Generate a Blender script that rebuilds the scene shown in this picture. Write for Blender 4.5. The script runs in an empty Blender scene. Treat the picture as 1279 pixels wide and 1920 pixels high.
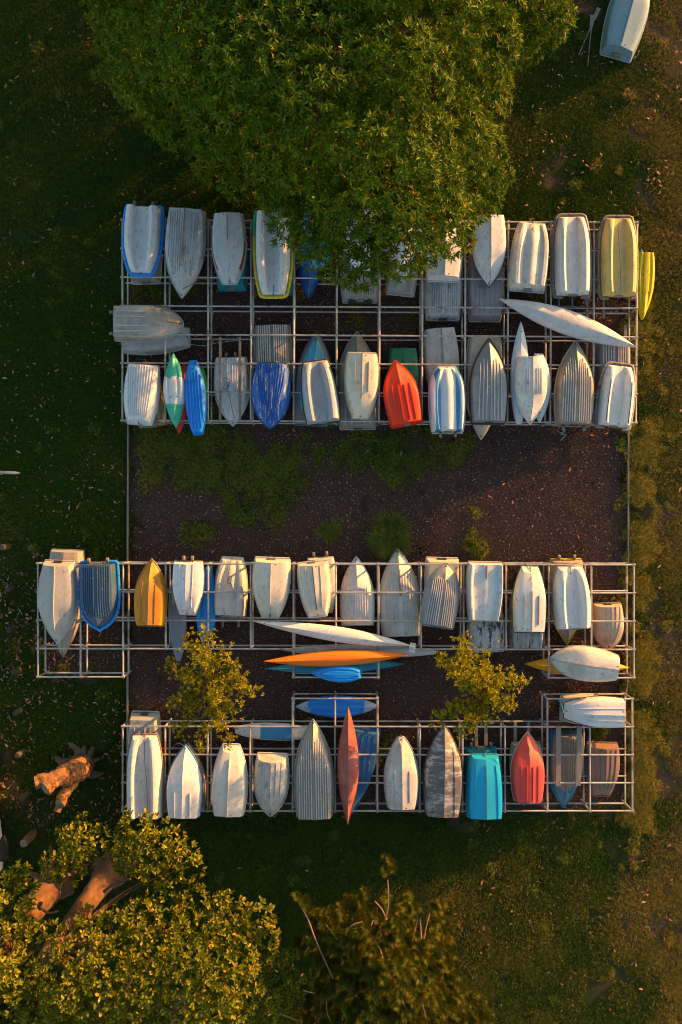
import bpy, math, random
import numpy as np
from mathutils import Vector, Matrix
random.seed(7); rng = np.random.default_rng(11)
R = math.radians
scene = bpy.context.scene
col = scene.collection

# ------------------------------------------------------------------ camera, sky, sun, exposure
CAM_H = 25.0
F_PX = 1446.0                       # focal length in photograph pixels (photograph 1279 x 1920)
cam_d = bpy.data.cameras.new('camera'); cam = bpy.data.objects.new('camera', cam_d); col.objects.link(cam)
cam.location = (0, 0, CAM_H); cam.rotation_euler = (0, 0, 0)
cam_d.sensor_fit = 'HORIZONTAL'; cam_d.sensor_width = 24.0; cam_d.lens = 24.0 * F_PX / 1279.0
cam_d.clip_start = 0.1; cam_d.clip_end = 2000
scene.camera = cam

SUN_AZ, SUN_EL = 33.0, 6.5          # azimuth measured from +X towards +Y
sun_dir = Vector((math.cos(R(SUN_AZ)) * math.cos(R(SUN_EL)), math.sin(R(SUN_AZ)) * math.cos(R(SUN_EL)), math.sin(R(SUN_EL))))
world = bpy.data.worlds.new('World'); scene.world = world; world.use_nodes = True
wn = world.node_tree
sky = wn.nodes.new('ShaderNodeTexSky'); sky.sky_type = 'NISHITA'; sky.sun_disc = False
sky.sun_elevation = R(SUN_EL); sky.sun_rotation = R(90 - SUN_AZ)
sky.air_density = 1.0; sky.dust_density = 1.4; sky.ozone_density = 0.9
bg = wn.nodes['Background']; bg.inputs['Strength'].default_value = 0.15
wn.links.new(sky.outputs[0], bg.inputs['Color'])
sun_d = bpy.data.lights.new('sun', 'SUN'); sun_d.energy = 5.0; sun_d.angle = R(0.6); sun_d.color = (1.0, 0.44, 0.11)
sun = bpy.data.objects.new('sun', sun_d); col.objects.link(sun)
sun.rotation_euler = (-sun_dir).to_track_quat('-Z', 'Y').to_euler(); sun.location = (30, 20, 15)
vs = scene.view_settings
vs.view_transform = 'Standard'; vs.look = 'None'; vs.gamma = 1.0; vs.use_curve_mapping = False; vs.exposure = 1.58
scene.cycles.use_denoising = True; scene.cycles.denoising_prefilter = 'ACCURATE'
scene.cycles.pixel_filter_type = 'BLACKMAN_HARRIS'; scene.cycles.filter_width = 1.05
scene.cycles.max_bounces = 6; scene.cycles.transparent_max_bounces = 4

# ------------------------------------------------------------------ helpers
def at(px, py, z=0.0):
    k = (CAM_H - z) / F_PX
    return Vector(((px - 639.5) * k, (960.0 - py) * k, z))

def mk(name, verts, faces, mat=None, parent=None, smooth=True, sharp=35):
    me = bpy.data.meshes.new(name)
    me.from_pydata([tuple(v) for v in verts], [], faces); me.update()
    if smooth:
        me.polygons.foreach_set('use_smooth', [True] * len(me.polygons))
        if sharp: me.set_sharp_from_angle(angle=R(sharp))
    if mat: me.materials.append(mat)
    o = bpy.data.objects.new(name, me); col.objects.link(o)
    if parent: o.parent = parent
    return o

def mk_tris(name, V, nv, F, mat, parent=None):
    """V (n,3) array, F (m,3) int array"""
    me = bpy.data.meshes.new(name)
    me.vertices.add(len(V)); me.vertices.foreach_set('co', np.asarray(V, dtype=np.float32).ravel())
    me.loops.add(F.size); me.loops.foreach_set('vertex_index', F.astype(np.int32).ravel())
    me.polygons.add(len(F)); me.polygons.foreach_set('loop_start', np.arange(0, F.size, 3, dtype=np.int32))
    me.update(calc_edges=True); me.validate()
    if mat: me.materials.append(mat)
    o = bpy.data.objects.new(name, me); col.objects.link(o)
    if parent: o.parent = parent
    return o

def empty(name, loc, rz=0.0):
    o = bpy.data.objects.new(name, None); col.objects.link(o)
    o.location = loc; o.rotation_euler = (0, 0, rz); o.empty_display_size = 0.2
    return o

def tag(o, label=None, cat=None, group=None, kind=None):
    if label: o['label'] = label
    if cat: o['category'] = cat
    if group: o['group'] = group
    if kind: o['kind'] = kind
    return o

from mathutils import noise as mnoise
def tube(path, radii, n=8, cap=True, wob=0.0, seed=0, disp=None):
    """verts, faces of a tapered tube along a list of Vectors"""
    r_ = random.Random(seed)
    path = [Vector(p) for p in path]
    if not isinstance(radii, (list, tuple)): radii = [radii] * len(path)
    vs_, fs = [], []
    up = Vector((0, 0, 1))
    prev = None
    for i, p in enumerate(path):
        a = path[max(i - 1, 0)]; b = path[min(i + 1, len(path) - 1)]
        t = (b - a).normalized()
        if prev is None:
            ref = up if abs(t.z) < 0.9 else Vector((1, 0, 0))
            u = t.cross(ref).normalized()
        else:
            u = (prev - t * prev.dot(t)).normalized()
        prev = u; v = t.cross(u)
        for k in range(n):
            an = 2 * math.pi * k / n
            rr = radii[i] * (1 + wob * (r_.random() - 0.5) * 2)
            if disp:
                q = p + (u * math.cos(an) + v * math.sin(an)) * rr; rr *= 1 + disp[0] * (mnoise.noise(q * disp[1]) + .5 * mnoise.noise(q * disp[1] * 2.7) + .35 * mnoise.noise(q * disp[1] * 6))
            vs_.append(p + (u * math.cos(an) + v * math.sin(an)) * rr)
    for i in range(len(path) - 1):
        for k in range(n):
            k2 = (k + 1) % n
            fs.append((i * n + k, i * n + k2, (i + 1) * n + k2, (i + 1) * n + k))
    if cap:
        fs.append(tuple(reversed(range(n)))); fs.append(tuple(range((len(path) - 1) * n, len(path) * n)))
    return vs_, fs

def box(x0, x1, y0, y1, z0, z1, bev=0.0):
    if not bev:
        v = [(x, y, z) for z in (z0, z1) for y in (y0, y1) for x in (x0, x1)]
        f = [(0, 2, 3, 1), (4, 5, 7, 6), (0, 1, 5, 4), (2, 6, 7, 3), (0, 4, 6, 2), (1, 3, 7, 5)]
        return v, f
    v, f = [], []
    b = bev
    ring = lambda i, z: [(x0 + i, y0 + i + 0, z), (x1 - i, y0 + i, z), (x1 - i, y1 - i, z), (x0 + i, y1 - i, z)]
    v = ring(b, z0) + ring(0, z0 + b) + ring(0, z1 - b) + ring(b, z1)
    f = [(3, 2, 1, 0), (12, 13, 14, 15)]
    for j in range(3):
        for k in range(4):
            f.append((j * 4 + k, j * 4 + (k + 1) % 4, (j + 1) * 4 + (k + 1) % 4, (j + 1) * 4 + k))
    return v, f

def join(*parts):
    V, F = [], []
    for v, f in parts:
        n = len(V); V += list(v); F += [tuple(i + n for i in q) for q in f]
    return V, F

def bez(pts, n):
    """Catmull-Rom through pts"""
    P = [Vector(p) for p in pts]
    out = []
    for i in range(len(P) - 1):
        p0 = P[max(i - 1, 0)]; p1 = P[i]; p2 = P[i + 1]; p3 = P[min(i + 2, len(P) - 1)]
        for k in range(n):
            t = k / n
            out.append(0.5 * ((2 * p1) + (p2 - p0) * t + (2 * p0 - 5 * p1 + 4 * p2 - p3) * t * t + (3 * p1 - p0 - 3 * p2 + p3) * t ** 3))
    out.append(P[-1]); return out

# numpy value noise for masks
_G = rng.random((128, 128))
def vnoise(x, y):
    xi = np.floor(x).astype(int); yi = np.floor(y).astype(int); fx = x - xi; fy = y - yi
    fx = fx * fx * (3 - 2 * fx); fy = fy * fy * (3 - 2 * fy)
    g = lambda a, b: _G[a % 128, b % 128]
    return (g(xi, yi) * (1 - fx) + g(xi + 1, yi) * fx) * (1 - fy) + (g(xi, yi + 1) * (1 - fx) + g(xi + 1, yi + 1) * fx) * fy
def fbm(x, y, o=4):
    s = 0; a = 0.5
    for i in range(o): s = s + a * vnoise(x * 2 ** i + 17 * i, y * 2 ** i + 31 * i); a *= 0.5
    return s / (1 - 0.5 ** o)
def sstep(a, b, x):
    t = np.clip((x - a) / float(b - a), 0, 1); return t * t * (3 - 2 * t)

# ------------------------------------------------------------------ node material helpers
class NT:
    def __init__(s, name):
        s.m = bpy.data.materials.new(name); s.m.use_nodes = True
        s.t = s.m.node_tree; s.b = s.t.nodes['Principled BSDF']; s.out = s.t.nodes['Material Output']
    def n(s, typ, **k):
        x = s.t.nodes.new('ShaderNode' + typ)
        for a, b in k.items():
            if a.startswith('_'): setattr(x, a[1:], b)
            else: x.inputs[a].default_value = b
        return x
    def l(s, a, b): s.t.links.new(a, b)
    def coords(s, kind='Object', off=(0, 0, 0), scale=(1, 1, 1)):
        tc = s.n('TexCoord'); mp = s.n('Mapping'); mp.inputs['Location'].default_value = off; mp.inputs['Scale'].default_value = scale
        s.l(tc.outputs[kind], mp.inputs['Vector']); return mp.outputs[0]
    def noise(s, vec, scale, detail=5, rough=0.6):
        x = s.n('TexNoise', Scale=scale, Detail=detail, Roughness=rough); s.l(vec, x.inputs['Vector']); return x.outputs[0]
    def ramp(s, val, a, b):
        x = s.n('MapRange'); x.interpolation_type = 'SMOOTHSTEP'
        x.inputs['From Min'].default_value = a; x.inputs['From Max'].default_value = b
        s.l(val, x.inputs['Value']); return x.outputs[0]
    def math(s, op, a, b=None):
        x = s.n('Math', _operation=op)
        for i, v in enumerate((a, b)):
            if v is None: continue
            if isinstance(v, (int, float)): x.inputs[i].default_value = v
            else: s.l(v, x.inputs[i])
        return x.outputs[0]
    def mix(s, fac, a, b):
        x = s.n('Mix'); x.data_type = 'RGBA'
        for sock, v in ((x.inputs[0], fac), (x.inputs[6], a), (x.inputs[7], b)):
            if isinstance(v, (int, float)): sock.default_value = v
            elif isinstance(v, tuple): sock.default_value = (v[0], v[1], v[2], 1)
            else: s.l(v, sock)
        return x.outputs[2]
    def bump(s, h, strength, dist=0.01):
        x = s.n('Bump', Strength=strength, Distance=dist); s.l(h, x.inputs['Height']); s.l(x.outputs[0], s.b.inputs['Normal'])

_seed = [0]
def paint(c, dirt=0.62, dirtc=None, chips=0.0, chipc=(0.09, 0.075, 0.06), streak=0.3, speck=0.25, rough=0.5, metal=0.0, bands=(), stretch=1.0, spec=0.35, stain=0.6, soft=0.06):
    """weathered paint / gelcoat / metal; bands: (axis, lo, hi, colour, wobble) in the thing's own metres"""
    _seed[0] += 1; sd = _seed[0]
    m = NT('hull_paint'); off = (sd * 3.17, sd * 1.71, sd * 0.37)
    v = m.coords('Object', off); vst = m.coords('Object', off, (0.55, 9.0, 2.0))
    base = c
    if bands:
        tc = m.n('TexCoord'); sp = m.n('SeparateXYZ'); m.l(tc.outputs['Object'], sp.inputs[0])
        wn_ = m.noise(v, 5, 4)
        for ax, lo, hi, bc, wob, *more in bands:
            val = sp.outputs['XYZ'.index(ax)]
            val = m.math('ADD', val, m.math('MULTIPLY', m.math('SUBTRACT', wn_, 0.5), wob))
            e = 0.012
            f = m.math('MULTIPLY', m.ramp(val, lo - e, lo + e), m.ramp(val, hi + e, hi - e))
            if more:
                v2 = sp.outputs['XYZ'.index(more[0])]; f = m.math('MULTIPLY', f, m.math('MULTIPLY', m.ramp(v2, more[1] - e, more[1] + e), m.ramp(v2, more[2] + e, more[2] - e)))
            base = m.mix(f, base, bc)
    if dirtc is None: dirtc = tuple(x * 0.45 + 0.01 for x in c)
    n1 = m.noise(v, 1.7, 7, 0.65)
    col_ = m.mix(m.math('MULTIPLY', m.ramp(n1, 0.38, 0.72), dirt), base, dirtc)
    if stain:
        n5 = m.noise(m.coords('Object', (off[2] + 5, off[0] + 2, 0), (1, 1.8, 1)), 5.0, 7, 0.7)
        col_ = m.mix(m.math('MULTIPLY', m.ramp(n5, 0.52, 0.70), stain), col_, tuple(x * .55 + y for x, y in zip(dirtc, (.05, .035, .015))))
    if streak:
        n2 = m.noise(vst, 1.6, 6, 0.65)
        col_ = m.mix(m.math('MULTIPLY', m.ramp(n2, 0.5, 0.75), streak), col_, dirtc)
    if chips:
        sx = 1.0 if stretch <= 1 else .6; vc = m.coords('Object', (off[1], off[0], 0), (sx if stretch >= 1 else 1 / stretch, stretch * .8 if stretch >= 1 else stretch * 1.3, 1.0))
        n3 = m.noise(vc, 3.2, 10, 0.74)
        col_ = m.mix(m.ramp(n3, 0.655 - chips * 0.28, 0.655 + soft - chips * 0.28), col_, chipc)
    if speck:
        n4 = m.noise(v, 34, 3, 0.6)
        col_ = m.mix(m.math('MULTIPLY', m.ramp(n4, 0.62, 0.70), speck), col_, tuple(x * 0.3 for x in dirtc))
    m.l(col_, m.b.inputs['Base Color'])
    m.b.inputs['Metallic'].default_value = metal
    m.b.inputs['Specular IOR Level'].default_value = spec
    m.l(m.math('ADD', m.math('MULTIPLY', n1, 0.3), rough - 0.15), m.b.inputs['Roughness'])
    nb = m.noise(v, 9, 6, 0.7); m.bump(nb, 0.25, 0.012)
    return m.m

def simple(name, c, rough=0.6, metal=0.0, var=0.3, scale=12.0, stretch=(1, 1, 1), coord='Object', bump=0.2):
    m = NT(name); v = m.coords(coord, (0, 0, 0), stretch)
    n1 = m.noise(v, scale, 6, 0.65)
    m.l(m.mix(m.math('MULTIPLY', m.ramp(n1, 0.3, 0.7), var), c, tuple(x * 0.35 for x in c)), m.b.inputs['Base Color'])
    m.b.inputs['Roughness'].default_value = rough; m.b.inputs['Metallic'].default_value = metal
    if bump: m.bump(n1, bump, 0.01)
    return m.m

def leaf_mat(name, c1, c2, c3=None, trans=0.35, rough=0.55):
    m = NT(name)
    g = m.n('NewGeometry'); rp = g.outputs['Random Per Island']
    base = m.mix(rp, c1, c2)
    if c3:
        base = m.mix(m.ramp(rp, 0.90, 0.93), base, c3)
    v = m.coords('Object'); n1 = m.noise(v, 0.7, 3)
    base = m.mix(m.math('MULTIPLY', m.ramp(n1, 0.35, 0.7), 0.35), base, tuple(x * 0.5 for x in c1))
    m.l(base, m.b.inputs['Base Color']); m.b.inputs['Roughness'].default_value = rough
    m.b.inputs['Specular IOR Level'].default_value = 0.12
    if trans:
        tr = m.n('BsdfTranslucent'); m.l(base, tr.inputs[0])
        mx = m.n('MixShader'); mx.inputs[0].default_value = trans
        m.l(m.b.outputs[0], mx.inputs[1]); m.l(tr.outputs[0], mx.inputs[2]); m.l(mx.outputs[0], m.out.inputs['Surface'])
    return m.m

mz = NT('galvanised_steel'); vz = mz.coords('Object'); z1 = mz.noise(vz, 2.2, 7, .7); z2 = mz.noise(vz, 1.1, 8, .72)
cz = mz.mix(mz.math('MULTIPLY', mz.ramp(z1, .35, .65), .65), (0.46, 0.43, 0.39), (0.20, 0.18, 0.165)); cz = mz.mix(mz.math('MULTIPLY', mz.ramp(z2, .54, .66), .8), cz, (0.20, 0.095, 0.045))
mz.l(cz, mz.b.inputs['Base Color']); mz.b.inputs['Metallic'].default_value = .3; mz.b.inputs['Roughness'].default_value = .52; M_GALV = mz.m
M_WOOD = simple('weathered_timber', (0.26, 0.20, 0.14), 0.8, 0, 0.7, 6.0, (1, 9, 9))
M_GREYWOOD = simple('grey_timber', (0.24, 0.22, 0.19), 0.85, 0, 0.7, 6.0, (1, 9, 9))
M_RUBBER = simple('black_rubber', (0.03, 0.03, 0.032), 0.7)
M_ROPE = simple('rope_fibre', (0.20, 0.18, 0.15), 0.9)
M_ROPE2 = simple('blue_fibre', (0.05, 0.16, 0.22), .9)
M_WHEEL = simple('grey_plastic', (0.22, 0.19, 0.165), 0.7, 0, .7)
M_DARK = simple('dark_fitting', (0.04, 0.038, 0.036), 0.6)
M_BARK = simple('rough_bark', (0.155, 0.072, 0.032), 0.95, 0, 0.85, 5.0, (1, 1, 0.5), bump=1.0)
M_BARK2 = simple('brown_bark', (0.075, 0.042, 0.025), 0.9, 0, 0.6, 5.0, bump=0.6)
M_TWIG = simple('pale_twig', (0.30, 0.18, 0.09), 0.85, 0, 0.4, 8.0)

# ------------------------------------------------------------------ ground
def masks(px, py):
    """grass cover and dryness (dryness also paints the left lawn darker for vignetting), from ground position in photograph pixels"""
    n1 = fbm(px / 60.0, py / 60.0); n2 = fbm(px / 23.0 + 9, py / 23.0 + 5); n3 = fbm(px / 170.0 + 3, py / 170.0 + 8)
    inbed = ((px > 241) & (px < 1177) & (py > 432) & (py < 1512)) | ((px > 82) & (px <= 241) & (py > 1062) & (py < 1258))
    blob = lambda cx, cy, rx, ry: np.clip(1.15 - np.sqrt(((px - cx) / rx) ** 2 + ((py - cy) / ry) ** 2), 0, 1)
    g_out = np.ones_like(px)
    for cx, cy, rx, ry, s in [(1040, 290, 75, 60, .75), (1090, 20, 75, 55, 1.4), (1040, 345, 60, 40, 0.8), (1215, 930, 50, 120, 0.8), (1235, 1190, 40, 130, 0.8),
                              (1245, 1430, 60, 90, 1.3), (1170, 1590, 60, 35, 1.2), (1190, 1690, 50, 90, 0.8), (1130, 1840, 110, 80, 0.5), (870, 1545, 40, 22, 1.6), (860, 1790, 50, 60, .6),
                              (200, 1640, 120, 80, 1.0), (60, 1560, 80, 90, 0.7), (20, 1470, 40, 90, 1.2), (40, 1180, 60, 200, 0.5), (620, 1640, 60, 40, .5), (150, 40, 12, 40, 1.6)]:
        g_out = g_out - blob(cx, cy, rx, ry) * s * (0.45 + n2 * 1.1)
    g_out = np.where(px > 1182, g_out - sstep(0.45, 0.62, n1) * 0.75, g_out)
    g_in = np.zeros_like(px)
    for cx, cy, rx, ry in [(400, 860, 130, 100), (330, 830, 100, 60), (520, 900, 90, 100), (450, 960, 50, 60), (680, 840, 150, 60), (760, 850, 160, 70), (620, 993, 32, 28),
                           (730, 1005, 55, 55), (885, 1018, 30, 40), (868, 943, 8, 8), (1160, 830, 25, 25), (370, 1000, 40, 25), (300, 540, 60, 40), (1120, 1370, 25, 25)]:
        g_in = np.maximum(g_in, blob(cx, cy, rx, ry))
    g_in = sstep(0.12, 0.85, g_in * 0.95 + (n1 - 0.5) * 1.2 + (n2 - .5) * .9)
    g_in = np.maximum(g_in, sstep(0.63, 0.75, n1) * 0.5 * (py < 620))
    g = np.where(inbed, g_in, np.clip(np.maximum(g_out, .36 + (n2 - .5) * 1.3), 0, 1))
    dry = sstep(1130, 1260, px + (n3 - 0.5) * 260) * 0.75 + sstep(1500, 1900, py + px * 0.5 - 250 + (n3 - .5) * 300) * 0.25 * sstep(600, 900, px)  # straw on the trodden right; darker green left stands in for lens vignetting
    dry = np.clip(dry + (n1 - 0.5) * 0.9 * sstep(900, 1200, px), 0, 1)
    dry = np.clip(dry + (n3 - .5) * .7 * sstep(1200, 1000, px) + (n1 - .5) * .35, 0, 1)
    dry = np.where(inbed, 0.20 + (n1 - .4) * .7, dry)
    return np.clip(g, 0, 1), np.clip(dry, 0, 1), inbed

def w2p(x, y): return x * F_PX / CAM_H + 639.5, 960.0 - y * F_PX / CAM_H

xs = np.concatenate([[-400, -120, -40, -20], np.arange(-14, 14.01, 0.14), [20, 40, 120, 400]])
ys = np.concatenate([[-400, -120, -50, -26], np.arange(-20, 20.01, 0.14), [26, 50, 120, 400]])
X, Y = np.meshgrid(xs, ys)
px_, py_ = w2p(X, Y)
G, DRY, INB = masks(px_, py_)
Zg = (fbm(X * 0.5 + 40, Y * 0.5 + 40) - 0.5) * 0.05
Zg = np.where((np.abs(X) > 15) | (np.abs(Y) > 21), 0, Zg)
gv = np.stack([X, Y, Zg - 0.02], -1).reshape(-1, 3)
nx, ny = len(xs), len(ys)
gf = [(j * nx + i, j * nx + i + 1, (j + 1) * nx + i + 1, (j + 1) * nx + i) for j in range(ny - 1) for i in range(nx - 1)]
mg = NT('soil_and_turf')
v = mg.coords('Object')
a_g = mg.n('Attribute', _attribute_name='cover').outputs['Fac']; a_d = mg.n('Attribute', _attribute_name='dry').outputs['Fac']; a_b = mg.n('Attribute', _attribute_name='bed').outputs['Fac']
nf = mg.noise(v, 22, 6, 0.7); nm = mg.noise(v, 3.0, 5, 0.6); nc = mg.noise(v, 70, 3, 0.6)
turf = mg.mix(nm, (0.010, 0.024, 0.004), (0.022, 0.042, 0.006))
turf = mg.mix(a_d, turf, (0.075, 0.055, 0.018))
turf = mg.mix(mg.math('MULTIPLY', mg.ramp(nf, 0.5, 0.75), 0.6), turf, (0.008, 0.010, 0.004))
dirt = mg.mix(mg.ramp(nf, 0.3, 0.7), (0.034, 0.021, 0.013), (0.125, 0.082, 0.056))
mulch = mg.mix(mg.ramp(nf, 0.35, 0.65), (0.026, 0.0105, 0.007), (0.072, 0.033, 0.022))
mulch = mg.mix(mg.math('MULTIPLY', mg.ramp(nm, 0.5, 0.7), 0.5), mulch, (0.035, 0.019, 0.014))
mulch = mg.mix(mg.ramp(mg.noise(v, 0.55, 4, 0.6), 0.42, 0.62), mulch, (0.018, 0.008, 0.0055))
mulch = mg.mix(mg.ramp(nc, 0.72, 0.76), mulch, (0.20, 0.17, 0.15))
soil = mg.mix(a_b, dirt, mulch)
edge = mg.math('ADD', a_g, mg.math('MULTIPLY', mg.math('SUBTRACT', nf, 0.5), 1.3))
mg.l(mg.mix(mg.ramp(edge, 0.3, 0.6), soil, turf), mg.b.inputs['Base Color'])
mg.b.inputs['Roughness'].default_value = 0.95; mg.b.inputs['Specular IOR Level'].default_value = 0.1
mg.bump(nf, 0.9, 0.03)
ground = mk('ground', gv.tolist(), gf, mg.m, sharp=0)
for nm_, arr in (('cover', G), ('dry', DRY), ('bed', INB.astype(float))):
    at_ = ground.data.attributes.new(nm_, 'FLOAT', 'POINT'); at_.data.foreach_set('value', arr.astype(np.float32).ravel())
tag(ground, kind='structure')

# ---- turf blades, wood chips: small patches scattered by geometry nodes (stuff)
def scatter(name, src, pts, rot, scl, attr, label):
    me = bpy.data.meshes.new(name); me.vertices.add(len(pts)); me.vertices.foreach_set('co', np.asarray(pts, np.float32).ravel()); me.update()
    for nm_, arr, ty in (('rotz', rot, 'FLOAT'), ('scl', scl, 'FLOAT'), ('dry', attr, 'FLOAT')):
        a = me.attributes.new(nm_, ty, 'POINT'); a.data.foreach_set('value', np.asarray(arr, np.float32))
    o = bpy.data.objects.new(name, me); col.objects.link(o)
    ng = bpy.data.node_groups.new(name, 'GeometryNodeTree')
    ng.interface.new_socket('Geometry', in_out='INPUT', socket_type='NodeSocketGeometry'); ng.interface.new_socket('Geometry', in_out='OUTPUT', socket_type='NodeSocketGeometry')
    gi = ng.nodes.new('NodeGroupInput'); go = ng.nodes.new('NodeGroupOutput')
    oi = ng.nodes.new('GeometryNodeObjectInfo'); oi.inputs['Object'].default_value = src; oi.inputs['As Instance'].default_value = True
    ip = ng.nodes.new('GeometryNodeInstanceOnPoints')
    na = ng.nodes.new('GeometryNodeInputNamedAttribute'); na.data_type = 'FLOAT'; na.inputs['Name'].default_value = 'rotz'
    nb = ng.nodes.new('GeometryNodeInputNamedAttribute'); nb.data_type = 'FLOAT'; nb.inputs['Name'].default_value = 'scl'
    cx = ng.nodes.new('ShaderNodeCombineXYZ')
    ng.links.new(na.outputs[0], cx.inputs['Z'])
    e2r = ng.nodes.new('FunctionNodeEulerToRotation'); ng.links.new(cx.outputs[0], e2r.inputs[0])
    ng.links.new(gi.outputs[0], ip.inputs['Points']); ng.links.new(oi.outputs['Geometry'], ip.inputs['Instance'])
    ng.links.new(e2r.outputs[0], ip.inputs['Rotation']); ng.links.new(nb.outputs[0], ip.inputs['Scale'])
    ng.links.new(ip.outputs[0], go.inputs[0])
    md = o.modifiers.new('scatter', 'NODES'); md.node_group = ng
    tag(o, label, kind='stuff'); return o

def blade_patch(name, n, rad, hmin, hmax, wid, lean, mat):
    r = rad * np.sqrt(rng.random(n)); a = rng.random(n) * 6.283
    bx, by = r * np.cos(a), r * np.sin(a)
    h = hmin + (hmax - hmin) * rng.random(n) ** 1.5; w = wid * (0.6 + 0.8 * rng.random(n)); d = rng.random(n) * 6.283
    ln = lean * (0.3 + rng.random(n))
    dx, dy = np.cos(d), np.sin(d)
    P = np.stack([bx, by, np.zeros(n)], -1); S = np.stack([-dy * w, dx * w, np.zeros(n)], -1)
    mid = P + np.stack([dx * h * ln * 0.35, dy * h * ln * 0.35, h * 0.6], -1); tip = P + np.stack([dx * h * ln, dy * h * ln, h], -1)
    V = np.stack([P - S, P + S, mid + S * 0.8, mid - S * 0.8, tip], 1).reshape(-1, 3)
    b = np.arange(n)[:, None] * 5
    F = np.concatenate([b + [0, 1, 2], b + [0, 2, 3], b + [3, 2, 4]], 1).reshape(-1, 3)
    o = mk_tris(name, V, 0, F, mat); col.objects.unlink(o); return o

def turf_mat(k=1.0):
    m = NT('turf_blade')
    rp = m.n('NewGeometry').outputs['Random Per Island']
    d = m.n('Attribute', _attribute_name='dry', _attribute_type='INSTANCER').outputs['Fac']
    green = m.mix(rp, (0.020, 0.058, 0.005), (0.070, 0.125, 0.010))
    green = m.mix(1.0, green, m.mix(rp, (0.035, 0.085, 0.006), (0.14, 0.19, 0.018))) if k > 1 else green
    straw = m.mix(rp, (0.10, 0.115, 0.010), (0.36, 0.24, 0.05))
    f = m.ramp(m.math('ADD', d, m.math('MULTIPLY', m.math('SUBTRACT', rp, 0.5), 0.8)), 0.25, 0.75)
    c = m.mix(f, green, straw)
    m.l(c, m.b.inputs['Base Color']); m.b.inputs['Roughness'].default_value = 0.7; m.b.inputs['Specular IOR Level'].default_value = 0.15
    tr = m.n('BsdfTranslucent'); m.l(c, tr.inputs[0]); mx = m.n('MixShader'); mx.inputs[0].default_value = 0.3
    m.l(m.b.outputs[0], mx.inputs[1]); m.l(tr.outputs[0], mx.inputs[2]); m.l(mx.outputs[0], m.out.inputs['Surface'])
    return m.m
M_TURF = turf_mat(); M_WEED = turf_mat(2.0)
patch = blade_patch('turf_patch', 420, 0.34, 0.02, 0.065, 0.006, 0.9, M_TURF)
N = 15000
gx = rng.uniform(-14, 14, N); gy = rng.uniform(-19.5, 19.5, N)
gpx, gpy = w2p(gx, gy); g_, d_, b_ = masks(gpx, gpy)
keep = rng.random(N) < np.clip(g_ * 1.15 - 0.06, 0, 1)
Z_ = (fbm(gx * 0.5 + 40, gy * 0.5 + 40) - 0.5) * 0.05 - 0.02
scatter('lawn_grass', patch, np.stack([gx, gy, Z_], -1)[keep], rng.random(N)[keep] * 6.28, (0.7 + 0.6 * rng.random(N))[keep], d_[keep], 'short dark green lawn grass around the boat racks')
# longer weeds inside the mulch bed
lpatch = blade_patch('weed_patch', 130, 0.2, 0.06, 0.2, 0.006, 1.3, M_WEED)
N = 9000
gx = rng.uniform(-9, 10, N); gy = rng.uniform(-10, 9.5, N); gpx, gpy = w2p(gx, gy); g_, d_, b_ = masks(gpx, gpy)
keep = (rng.random(N) < np.clip(g_ * .9 - 0.12, 0, 1)) & b_
scatter('weed_grass', lpatch, np.stack([gx, gy, np.full(N, -0.01)], -1)[keep], rng.random(N)[keep] * 6.28, (0.6 + 0.7 * rng.random(N))[keep], d_[keep], 'ragged weedy grass growing over the dark mulch bed')
N = 1500
lx = rng.normal(1200, 14, N); ly = rng.uniform(560, 1560, N)
kk = rng.random(N) < sstep(.4, .6, fbm(lx / 40.0, ly / 40.0)); e_ = rng.random((900, 2)) * [1400, 2000] - [60, 40]; e_ = e_[((e_[:, 0] < 225) | (e_[:, 0] > 1190) | (e_[:, 1] > 1540) | (e_[:, 1] < 400)) & (fbm(e_[:, 0] / 50.0, e_[:, 1] / 50.0) > .52)]
LX = np.concatenate([lx[kk], e_[:, 0]]); LY = np.concatenate([ly[kk], e_[:, 1]]); n_ = len(LX); k_ = CAM_H / F_PX
scatter('long_grass', lpatch, np.stack([(LX - 639.5) * k_, (960 - LY) * k_, np.full(n_, -.015)], -1), rng.random(n_) * 6.28, .45 + .6 * rng.random(n_), np.where(LX > 1100, .35 + .4 * rng.random(n_), .05 + .2 * rng.random(n_)), 'longer unmown grass tufts along the sunny side of the racks')
# wood chips
def chip_patch(n, rad, mat):
    V, F = [], []
    for i in range(n):
        r = rad * math.sqrt(random.random()); a = random.random() * 6.283; c = Vector((r * math.cos(a), r * math.sin(a), random.uniform(0.0, 0.018)))
        l, w, t = random.uniform(0.010, 0.035), random.uniform(0.006, 0.013), random.uniform(0.003, 0.007)
        mt = Matrix.Rotation(random.random() * 6.28, 3, 'Z') @ Matrix.Rotation(random.uniform(-.5, .5), 3, 'Y') @ Matrix.Rotation(random.uniform(-.5, .5), 3, 'X')
        bv, bf = box(-l, l, -w, w, -t, t); n0 = len(V)
        V += [c + mt @ Vector(q) for q in bv]; F += [tuple(k + n0 for k in q) for q in bf]
    o = mk('chip_patch', V, F, mat, smooth=False); col.objects.unlink(o); return o
mc = NT('wood_chip'); rp = mc.n('NewGeometry').outputs['Random Per Island']
cc = mc.mix(rp, (0.016, 0.0068, 0.0045), (0.098, 0.043, 0.028)); cc = mc.mix(mc.ramp(rp, 0.965, 0.97), cc, (0.30, 0.27, 0.25)); cc = mc.mix(mc.ramp(rp, 0.94, 0.945), cc, (0.10, 0.045, 0.025)) if False else cc
mc.l(cc, mc.b.inputs['Base Color']); mc.b.inputs['Roughness'].default_value = 0.9
cp = chip_patch(330, 0.36, mc.m)
N = 7000
gx = rng.uniform(-10, 10, N); gy = rng.uniform(-10, 9.5, N); gpx, gpy = w2p(gx, gy); g_, d_, b_ = masks(gpx, gpy)
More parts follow.
